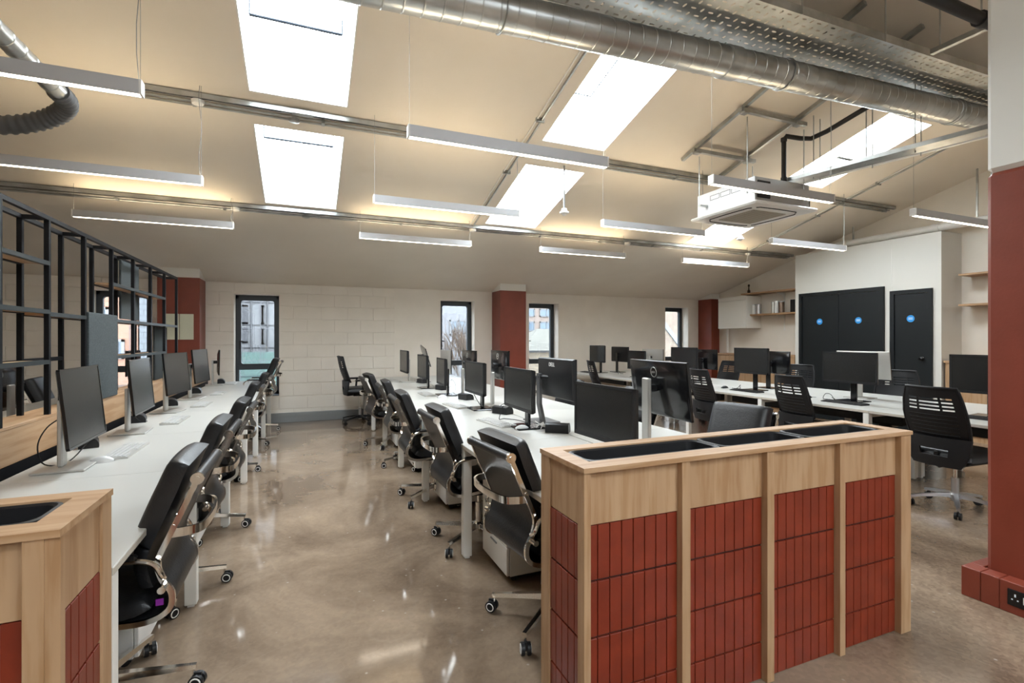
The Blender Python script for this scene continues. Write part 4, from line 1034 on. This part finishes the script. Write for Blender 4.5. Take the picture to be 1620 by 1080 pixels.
monitor('slim dark monitor on the left bench, second from the camera', -1.11, 4.40, .04, .15, .385, .58, 'slim', 'silver', g, tilt=.09, arm=-.05)
monitor('slim monitor on the left bench, third from the camera, reflecting the window', -1.12, 5.53, -.12, .17, .38, .58, 'slim', 'silver', g, tilt=.09, matt=False, col=-.03)
monitor('slim monitor on the left bench, fourth from the camera, reflecting the window', -1.12, 6.68, -.10, .18, .38, .54, 'slim', 'silver', g, tilt=.09, matt=False, col=-.10)
monitor('slim monitor turned edge-on at the far end of the left bench', -1.18, 8.40, .15, .16, .36, .53, 'slim', 'silver', g, tilt=-.02)
g = 'monitors facing the aisle on the middle bench'
monitor('wide black monitor just behind the long planter', 1.46, 2.26, PI+.05, .135, .30, .53, 'black', 'black', g)
monitor('black monitor facing the aisle on the middle bench, second from the camera', 1.5, 3.50, PI-.02, .14, .315, .56, 'black', 'black', g)
monitor('black monitor facing the aisle on the middle bench, third from the camera', 1.5, 4.57, PI, .15, .31, .57, 'black', 'black', g)
monitor('black monitor facing the aisle on the middle bench, fourth from the camera', 1.5, 5.85, PI-.05, .13, .32, .47, 'black', 'black', g)
monitor('black monitor facing the aisle on the middle bench, fifth from the camera', 1.48, 6.80, PI, .14, .32, .56, 'black', 'black', g)
monitor('black monitor facing the aisle on the middle bench, farthest, with silver stand', 1.43, 7.92, PI, .15, .35, .60, 'black', 'silver', g)
g = 'monitors facing away on the middle bench'
monitor('large black monitor seen from behind with a round badge, right of the long planter end', 1.90, 2.34, -.08, .235, .32, .56, 'slim', 'silver', g, tilt=.10, logo='ring', col=-.0, arm=.03)
monitor('black monitor seen from behind with silver lettering and a grey bent stand', 1.86, 3.53, .0, .21, .315, .60, 'black', 'dark', g, logo='word', col=.16)
monitor('black monitor seen from behind before the middle red column', 1.86, 4.80, .0, .26, .30, .50, 'slim', 'silver', g, logo='ring', arm=-.1)
monitor('black monitor seen from behind before the middle window, small badge', 1.86, 5.85, .0, .24, .30, .56, 'slim', 'silver', g, logo='ring', arm=-.1)
monitor('silver-backed monitor seen from behind on the middle bench', 1.86, 6.95, .0, .19, .33, .56, 'silver', 'silver', g)
monitor('silver-backed monitor tilted sharply on the middle bench, near the back wall', 1.80, 8.0, -.10, .26, .30, .50, 'silver', 'silver', g, roll=.12, tilt=.30)
g = 'monitors facing the camera side on the right bench'
monitor('tall black monitor at the far left end of the right bench', 5.42, 8.58, PI-.02, .21, .34, .56, 'black', 'black', g)
monitor('small reddish-black monitor on the right bench, second from the far end', 5.42, 7.30, PI, .14, .33, .50, 'black', 'black', g)
monitor('wide grey-black monitor on the right bench before the right-hand red column', 5.42, 6.10, PI-.05, .22, .33, .60, 'black', 'black', g)
monitor('square black monitor on the right bench, mid way, with black keyboard before it', 5.42, 4.84, PI, .22, .34, .54, 'black', 'black', g)
monitor('wide grey monitor before the double dark doors', 5.45, 3.58, PI-.03, .20, .335, .60, 'black', 'black', g)
monitor('black monitor cut off by the foreground red column', 5.45, 2.38, PI+.12, .20, .34, .54, 'black', 'black', g)
g = 'monitors facing the closets on the right bench'
monitor('black monitor seen from behind at the far end of the right bench', 5.98, 8.58, .0, .21, .31, .58, 'black', 'black', g)
monitor('silver-backed monitor seen from behind, second from the far end of the right bench', 5.98, 7.55, .0, .19, .30, .60, 'silver', 'silver', g)
monitor('dark glossy monitor seen from behind before the low plywood counter', 5.98, 6.25, .0, .19, .32, .56, 'slim', 'black', g)
monitor('dark monitor seen from behind beside the square black monitor', 5.98, 4.97, .0, .20, .31, .54, 'slim', 'black', g)
monitor('silver-backed monitor tilted beside the wide grey monitor', 5.98, 3.76, .10, .22, .32, .56, 'silver', 'silver', g, tilt=.12)
g = 'monitors behind the shelving screen'
monitor('black monitor with round badge seen through the nearest shelves', -2.02, 4.62, PI, .16, .33, .56, 'slim', 'silver', g, logo='ring')
monitor('black monitor seen through the shelves beside the felt box', -2.1, 6.75, PI+.3, .16, .33, .5, 'black', 'black', g)
monitor('black monitor seen through the farthest shelves', -2.1, 7.9, PI, .2, .33, .5, 'black', 'black', g)

# ================================================================== DESK THINGS
def keyboard(m_, mk, label, x, y, rz, w=.43, d_=.13, group=None):
    t = thing('keyboard', label, 'keyboard', (x, y, .7305), rz, group)
    part('body', MB().prism([(-d_/2, 0), (d_/2, 0), (d_/2, .008), (-d_/2, .016)], 'y', -w/2, w/2), m_, t)
    k = MB()
    for r in range(5):
        n_ = 14
        for c in range(n_):
            if r == 4 and 3 < c < 9: continue
            xx = -d_/2+.01+r*(d_-.02)/5; yy = -w/2+.01+c*(w-.1)/n_; zz = .016-(xx+d_/2)/d_*.008
            k.box(xx, xx+(d_-.02)/5-.004, yy, yy+(w-.1)/n_-.004, zz-.001, zz+.004)
        for c in range(3): yy = w/2-.08+c*.024; xx = -d_/2+.01+r*(d_-.02)/5; zz = .016-(xx+d_/2)/d_*.008; k.box(xx, xx+(d_-.02)/5-.004, yy, yy+.02, zz-.001, zz+.004)
    ko = part('keys', k, mk, t, fix=False); ko['kind'] = 'stuff'
    return t
gw = 'white keyboards'; gb = 'black keyboards'
keyboard(SILVER, KEYB, 'white keyboard on the left bench, nearest', -1.0, 3.66, .0, group=gw)
for k, (x, y, lb, rz) in enumerate([(-1.0, 4.88, 'white keyboard on the left bench, second from the camera', 0), (-.99, 5.95, 'white keyboard on the left bench, third from the camera', 0), (-1.0, 7.1, 'white keyboard on the left bench, fourth from the camera', 0), (-1.05, 8.62, 'white keyboard at the far end of the left bench', 0),
        (1.41, 3.74, 'white keyboard on the middle bench below the second monitor', PI+.15), (1.40, 4.86, 'white keyboard on the middle bench below the third monitor', PI+.1), (1.36, 6.0, 'white keyboard on the middle bench below the fourth monitor', PI), (1.30, 8.1, 'white keyboard at the far end of the middle bench', PI)]):
    keyboard(SILVER, KEYB, lb, x, y, rz, group=gw)
for k, (x, y, lb, rz) in enumerate([(5.28, 4.78, 'black keyboard before the square black monitor', PI), (5.26, 3.5, 'black keyboard before the wide grey monitor', PI), (5.3, 2.3, 'black keyboard at the foreground end of the right bench', PI), (5.28, 6.0, 'black keyboard before the monitor near the right-hand red column', PI), (5.28, 8.7, 'black keyboard at the far end of the right bench', PI)]):
    keyboard(BLK, KEYK, lb, x, y, rz, group=gb)
def mouse(m_, label, x, y, rz=0):
    mb = MB(); prof = [(.0, .0), (.05, 0)]
    vs = []; fs = []; nu, nv = 8, 6
    for i in range(nu+1):
        u = i/nu; hw = .031*math.sin(PI*min(max(u, .04), .96))**.4
        for j in range(nv+1):
            v = j/nv*2-1; z = .034*math.sin(PI*(u*.85+.08))**.7*(1-v*v)**.5; vs.append((u*.11-.055, v*hw, z))
    for i in range(nu):
        for j in range(nv): a = i*(nv+1)+j; fs.append((a, a+1, a+nv+2, a+nv+1))
    o = one('computer_mouse', MB().add(vs, fs), m_, label, 'mouse', (x, y, .7305), rz, 'computer mice'); return o
for m_, lb, x, y in ((WPLAST, 'flat white mouse on the left bench before the nearest monitor base', -1.04, 3.40), (WPLAST, 'white mouse beside the keyboard of the second middle-bench monitor', 1.50, 3.42), (WPLAST, 'white mouse beside the keyboard of the fourth middle-bench monitor', 1.46, 5.62),
                     (BLK, 'black mouse before the wide grey monitor', 5.35, 3.98), (BLK, 'black mouse before the square black monitor', 5.36, 5.22)):
    mouse(KEYB if m_ is WPLAST else m_, lb, x, y, 0)
def dock(label, x, y, rz, group='black docks'):
    t = thing('dock_speaker', label, 'dock', (x, y, .7305), rz, group)
    P = [(-.05, 0), (.05, 0), (.05, .02)]+[(-.01+.06*math.cos(a), .02+.05*math.sin(a)) for a in (.2, .6, 1.0, 1.4, 1.8)]+[(-.05, .06)]
    part('housing', MB().prism(P, 'y', -.085, .085), BLK, t); part('front_strip', MB().box(.047, .0515, -.07, .07, .006, .016), GREYSK, t)
    return t
for lb, x, y, rz in (('black wedge dock beside the silver lettering monitor', 1.70, 3.22, .9), ('black dock at the base of the third middle-bench monitor', 1.66, 4.22, .5), ('black dock behind the fourth middle-bench monitor', 1.66, 5.35, .3), ('black dock on the left bench behind the nearest monitor', -1.27, 3.93, .3),
                     ('black dock on the left bench behind the second monitor', -1.27, 4.95, .2), ('black dock with a white label on the left bench, third desk', -1.27, 6.05, .2), ('black dock on the left bench, fourth desk', -1.27, 7.3, .1), ('black dock at the far end of the left bench', -1.2, 8.75, .1), ('black dock on the middle bench, sixth desk', 1.66, 7.6, .3), ('black dock on the middle bench, fifth desk', 1.68, 6.5, .3)):
    dock(lb, x, y, rz)
def cable(label, pts, m_=BLK, r=.0035, at=(0, 0, 0)):
    C2 = catmull(pts, 6); return one('cable', MB().tube(C2, r, 6), m_, label, 'cable', at, 0, 'desk cables')
def loop(x, y, sx=1, sy=1, z=.735, n=0):
    random.seed(n); P = []
    for i in range(7): P.append((x+sx*(.03*i+.05*math.sin(i*1.7+n)), y+sy*(.05*math.cos(i*1.3+n)), z+.0+(.05 if i in (2, 3) else .004)))
    return P
cl = [('black cable curling behind the nearest left-bench monitor', [(-1.19, 3.36, 1.0), (-1.24, 3.30, .95), (-1.27, 3.28, .86), (-1.25, 3.3, .76), (-1.2, 3.45, .74), (-1.15, 3.6, .84), (-1.12, 3.5, .87)], BLK),
      ('black cable behind the second left-bench monitor', [(-1.2, 4.6, .96), (-1.27, 4.7, .88), (-1.25, 4.85, .76), (-1.2, 4.9, .737)], BLK),
      ('cream coiled cable beside the black wedge dock', [(1.62, 3.34, .74), (1.66, 3.38, .78), (1.62, 3.42, .74), (1.58, 3.38, .76), (1.64, 3.33, .775), (1.67, 3.39, .745), (1.6, 3.40, .79)], WPLAST),
      ('black cable below the second middle-bench monitor', [(1.5, 3.8, .86), (1.48, 3.84, .75), (1.55, 3.9, .737), (1.62, 3.75, .74), (1.65, 3.55, .737)], BLK),
      ('black cable below the third middle-bench monitor', [(1.55, 4.75, .87), (1.58, 4.55, .75), (1.66, 4.4, .76), (1.75, 4.25, .85), (1.8, 4.1, .95)], BLK),
      ('white looped cable behind the fourth middle-bench monitor', [(1.75, 6.3, .74), (1.72, 6.2, .86), (1.7, 6.05, .9), (1.7, 5.9, .84), (1.66, 5.8, .74)], WPLAST),
      ('black cable behind the farthest middle-bench monitor', loop(1.6, 7.7, 1, 1, .735, 3), BLK),
      ('black cable around the wide grey monitor base', loop(5.4, 3.8, .7, 1.2, .735, 4), BLK), ('grey cable lying before the wide grey monitor', [(5.1, 4.1, .735), (5.2, 4.0, .737), (5.35, 4.05, .736), (5.45, 3.95, .737)], GREYSK),
      ('black cable around the square black monitor base', loop(5.38, 5.05, .7, 1.1, .735, 6), BLK), ('black cable at the far end of the right bench', loop(5.55, 8.1, .8, 1.2, .735, 8), BLK)]
for lb, P, m_ in cl: cable(lb, P, m_)
o = thing('pen', 'dark blue pen lying in front of the wide black monitor', 'pen', (1.30, 2.62, .736), .5)
part('barrel', MB().tube([(0, 0, 0), (.11, 0, 0)], .005, 8), BLUEP, o); part('cap', MB().tube([(.105, 0, 0), (.145, 0, 0)], .0062, 8), BLUEP, o)
one('paper_slip', MB().box(-.03, .03, -.02, .02, 0, .001), WPLAST, 'small white slip of paper beside the blue pen', 'paper', (1.22, 2.72, .7308), .4)

# ================================================================== OUTSIDE
GROUND = -3.2
struct('ground', MB().box(-60, 80, YF+.6, 90, GROUND-.1, GROUND), noisy('tarmac', (.10, .10, .10), (.14, .14, .14), 2, .9))
def facade(label, x0, x1, y, z1, m_, rects, fm, gm, dep=6, cat='building', z0=GROUND):
    t = thing('building', label, cat, (x0, y, z0)); part('wall', MB().box(0, x1-x0, .12, dep, 0, z1-z0), m_, t)
    for a, b, c, d_ in rects:
        a -= x0; b -= x0; c -= z0; d_ -= z0
        f_ = part('window', MB().box(a, b, .06, .13, c, c+.07).box(a, b, .06, .13, d_-.07, d_).box(a, a+.07, .06, .13, c, d_).box(b-.07, b, .06, .13, c, d_).box((a+b)/2-.03, (a+b)/2+.03, .06, .13, c, d_), fm, t)
        part('pane', MB().box(a+.03, b-.03, .09, .118, c+.03, d_-.03), gm, f_)
    return t
K = .15   # daylight reaches these through the open sky
SK = mat('sky_reflecting_glass', (.05, .08, .11), .08, 0, .8)
conc = noisy('pale_concrete_cladding', (.17, .17, .175), (.20, .20, .20), .8, .8)
rects = [(-2.33, -2.12, 2.0, 2.75), (-1.66, -1.54, 2.0, 2.75), (-2.33, -2.12, .9+.35, 1.85), (-1.66, -1.54, 1.2, 1.85), (-2.33, -2.12, 3.0, 3.7), (-1.66, -1.54, 3.0, 3.7), (-4.2, -3.6, 1.2, 1.9), (-.6, -.2, 2.0, 2.75)]
t = facade('grey clad block beyond the left-hand window', -3.9, .5, 22, 9, conc, rects, mat('grey_frame', (.08, .08, .085), .6), SK, 5)
for z in (1.05, 1.95, 2.85, 3.75): part('panel_joint', MB().box(0, 4.4, .08, .13, z-GROUND, z+.03-GROUND), mat('joint', (.06, .06, .065), .8), t)
for x in (-2.0, -1.42): part('drain_pipe', MB().tube([(x+3.9, .05, 0), (x+3.9, .05, 9)], .03, 8), mat('grey_pipe', (.08, .08, .085), .6), t)
hoard = thing('hoarding', 'turquoise site hoarding below the grey block outside the left-hand window', 'fence', (-3.85, 19.5, GROUND))
TQ = mat('turquoise_sheet', (.055, .098, .085), .7)
for k in range(9): part('panel', MB().box(k*.62, k*.62+.60, 0, .04, .0, 4.15), TQ, hoard)
for z in (1.0, 2.4, 3.3): part('rail', MB().box(0, 5.6, -.04, 0, z, z+.03), mat('dark_rail', (.03, .05, .05), .6), hoard)
one('tarpaulin', MB().box(0, 2.2, 0, .5, 0, .75, .04), mat('blue_tarp', (.01, .05, .20), .5), 'bright blue tarpaulin bundle at the foot of the turquoise hoarding', 'tarpaulin', (-1.9, 18.2, GROUND+2.0))
fence = thing('mesh_fence', 'thin wire grid fence close outside the left-hand window', 'fence', (-3.5, 13, GROUND))
fm_ = MB()
for k in range(8): fm_.tube([(k*.42, 0, 0), (k*.42, 0, 7)], .008, 5)
part('upright_wires', fm_, mat('wire', (.08, .08, .09), .5, .5), fence)
fm_ = MB()
for k in range(9): fm_.tube([(0, 0, .35+k*.75), (3.0, 0, .35+k*.75)], .008, 5)
part('cross_wires', fm_, mat('wire2', (.08, .08, .09), .5, .5), fence)
obk = brickwork('orange_brick', (.26, .125, .08), (.30, .15, .095), (.20, .15, .12), .225, .075)
t = facade('orange brick house beyond the leftmost window', -8.5, -4.42, 17, 6.5, obk, [(-5.05, -4.72, .85, 1.4), (-5.35, -5.08, 1.75, 2.3)], mat('white_frame', (.16, .16, .165), .5), SK, 5)
t2 = facade('grey tiled wing beside the orange brick house', -4.38, -3.95, 17.0, 6.0, brickwork('grey_shingle', (.11, .12, .13), (.13, .14, .15), (.05, .055, .06), .22, .16), [], conc, SK, 4)
pink = mat('pinkish_render', (.21, .165, .14), .85)
facade('pinkish office block beyond the window right of the middle column', 10.6, 16.5, 28, 9, pink, [(12.1, 13.2, 1.9, 2.5), (13.55, 14.5, 1.9, 2.5), (12.1, 13.2, 2.8, 3.3), (13.55, 14.5, 2.8, 3.3), (12.1, 13.2, 3.7, 4.3), (13.55, 14.5, 3.7, 4.3)], mat('pale_frame', (.13, .135, .14), .5), mat('blue_glass', (.05, .09, .13), .1, 0, .8), 5)
t = thing('house', 'stone house with a hipped slate roof outside the window right of the middle column', 'house', (9.6, 18, GROUND))
part('wall', MB().box(-1.7, 2.7, 0, 3, 0, .93-GROUND), brickwork('stone_brick', (.16, .125, .09), (.20, .16, .11), (.11, .10, .09), .3, .11), t)
z0 = .93-GROUND; z1 = 1.85-GROUND
SL = brickwork('slate_roof', (.10, .095, .08), (.125, .12, .10), (.07, .065, .055), .25, .09)
part('roof', MB().add([(-1.85, -.15, z0), (2.8, -.15, z0), (2.8, 3.1, z0), (-1.85, 3.1, z0), (-.35, 1.4, z1), (1.4, 1.4, z1)], [(0, 1, 5, 4), (1, 2, 5), (2, 3, 4, 5), (3, 0, 4), (3, 2, 1, 0)]), SL, t)
part('gutter', MB().box(-1.9, 2.85, -.22, -.12, z0-.05, z0+.02), BLK, t)
t = facade('low white building behind the bare tree', 3.6, 8.2, 25, 4.2, mat('white_render', (.19, .19, .20), .8), [(5.2, 6.2, 1.6, 2.4), (6.9, 7.9, 1.6, 2.4)], conc, SK, 4)
yb_ = brickwork('yellow_brick', (.20, .155, .11), (.17, .12, .09), (.13, .12, .11), .225, .075)
t = thing('house', 'yellow brick gable outside the rightmost window', 'house', (12.6, 16, GROUND)); part('wall', MB().box(0, 4.5, 0, 3, 0, 6.2), yb_, t)
part('flashing', MB().prism([(.5, 5.2), (.62, 5.32), (2.4, 3.4), (2.28, 3.3)], 'y', -.06, .0), mat('lead_flashing', (.15, .155, .16), .6), t)
# bare tree
random.seed(11)
tr = thing('bare_tree', 'leafless tree outside the window left of the middle column', 'tree', (5.75, 18, GROUND)); BARK = mat('pale_bark', (.10, .07, .05), .9)
tw = MB()
def branch(p, d_, L, r, lv, mb):
    q = p+d_*L*.5+Vector((random.uniform(-.05, .05), 0, 0)); e_ = p+d_*L
    mb.tube([p, q, e_], [r, r*.85, r*.65], 5 if lv < 2 else 4)
    if lv >= 4: return
    for k in range(4 if lv < 2 else 3):
        s_ = random.uniform(.35, 1); a = random.uniform(-.55, .55); b = random.uniform(-.4, .4)
        nd = (d_+Vector((a, b, random.uniform(.0, .35)))).normalized(); branch(p+d_*L*s_, nd, L*random.uniform(.55, .75), r*.55, lv+1, mb)
part('trunk', MB().tube([(0, 0, 0), (.03, 0, 1.4), (0, .02, 2.4)], [.14, .11, .09], 8), BARK, tr)
for k in range(5): branch(Vector((0, 0, 2.2)), Vector((random.uniform(-.5, .5), random.uniform(-.4, .4), 1)).normalized(), 1.5, .05, 0, tw)
part('branches', tw, BARK, tr, fix=False)
hg = MB(); random.seed(5)
for k in range(260):
    x = random.uniform(-1.6, 1.4); y = random.uniform(-.5, .5); hg.tube([(x, y, 0), (x+random.uniform(-.25, .35), y, random.uniform(1.9, 3.9))], [.016, .006], 4)
hd = part('twiggy_hedge', hg, mat('grey_twigs', (.13, .125, .12), .9), None, fix=False); hd.location = (5.8, 16.5, GROUND); setlabel(hd, 'tangle of grey bare twigs below the leafless tree'); hd['category'] = 'hedge'; hd['kind'] = 'stuff'

# outside materials carry darkened colours so the bright sky does not overexpose them
DONE = set()
for o in bpy.data.objects:
    q = o
    while q.parent: q = q.parent
    if q.name.split('.')[0] in ('building', 'house', 'hoarding', 'mesh_fence', 'bare_tree', 'twiggy_hedge', 'tarpaulin') and o.data:
        for m in o.data.materials:
            if m.name in DONE: continue
            DONE.add(m.name)
            for nd in m.node_tree.nodes:
                if nd.type == 'VALTORGB':
                    for e_ in nd.color_ramp.elements: e_.color = tuple(min(c*1.0, 1) for c in e_.color[:3])+(1,)
                elif nd.type == 'TEX_BRICK':
                    for k in ('Color1', 'Color2', 'Mortar'): nd.inputs[k].default_value = tuple(min(c*1.0, 1) for c in nd.inputs[k].default_value[:3])+(1,)
                elif nd.type == 'BSDF_PRINCIPLED': nd.inputs['Base Color'].default_value = tuple(min(c*1.0, 1) for c in nd.inputs['Base Color'].default_value[:3])+(1,)
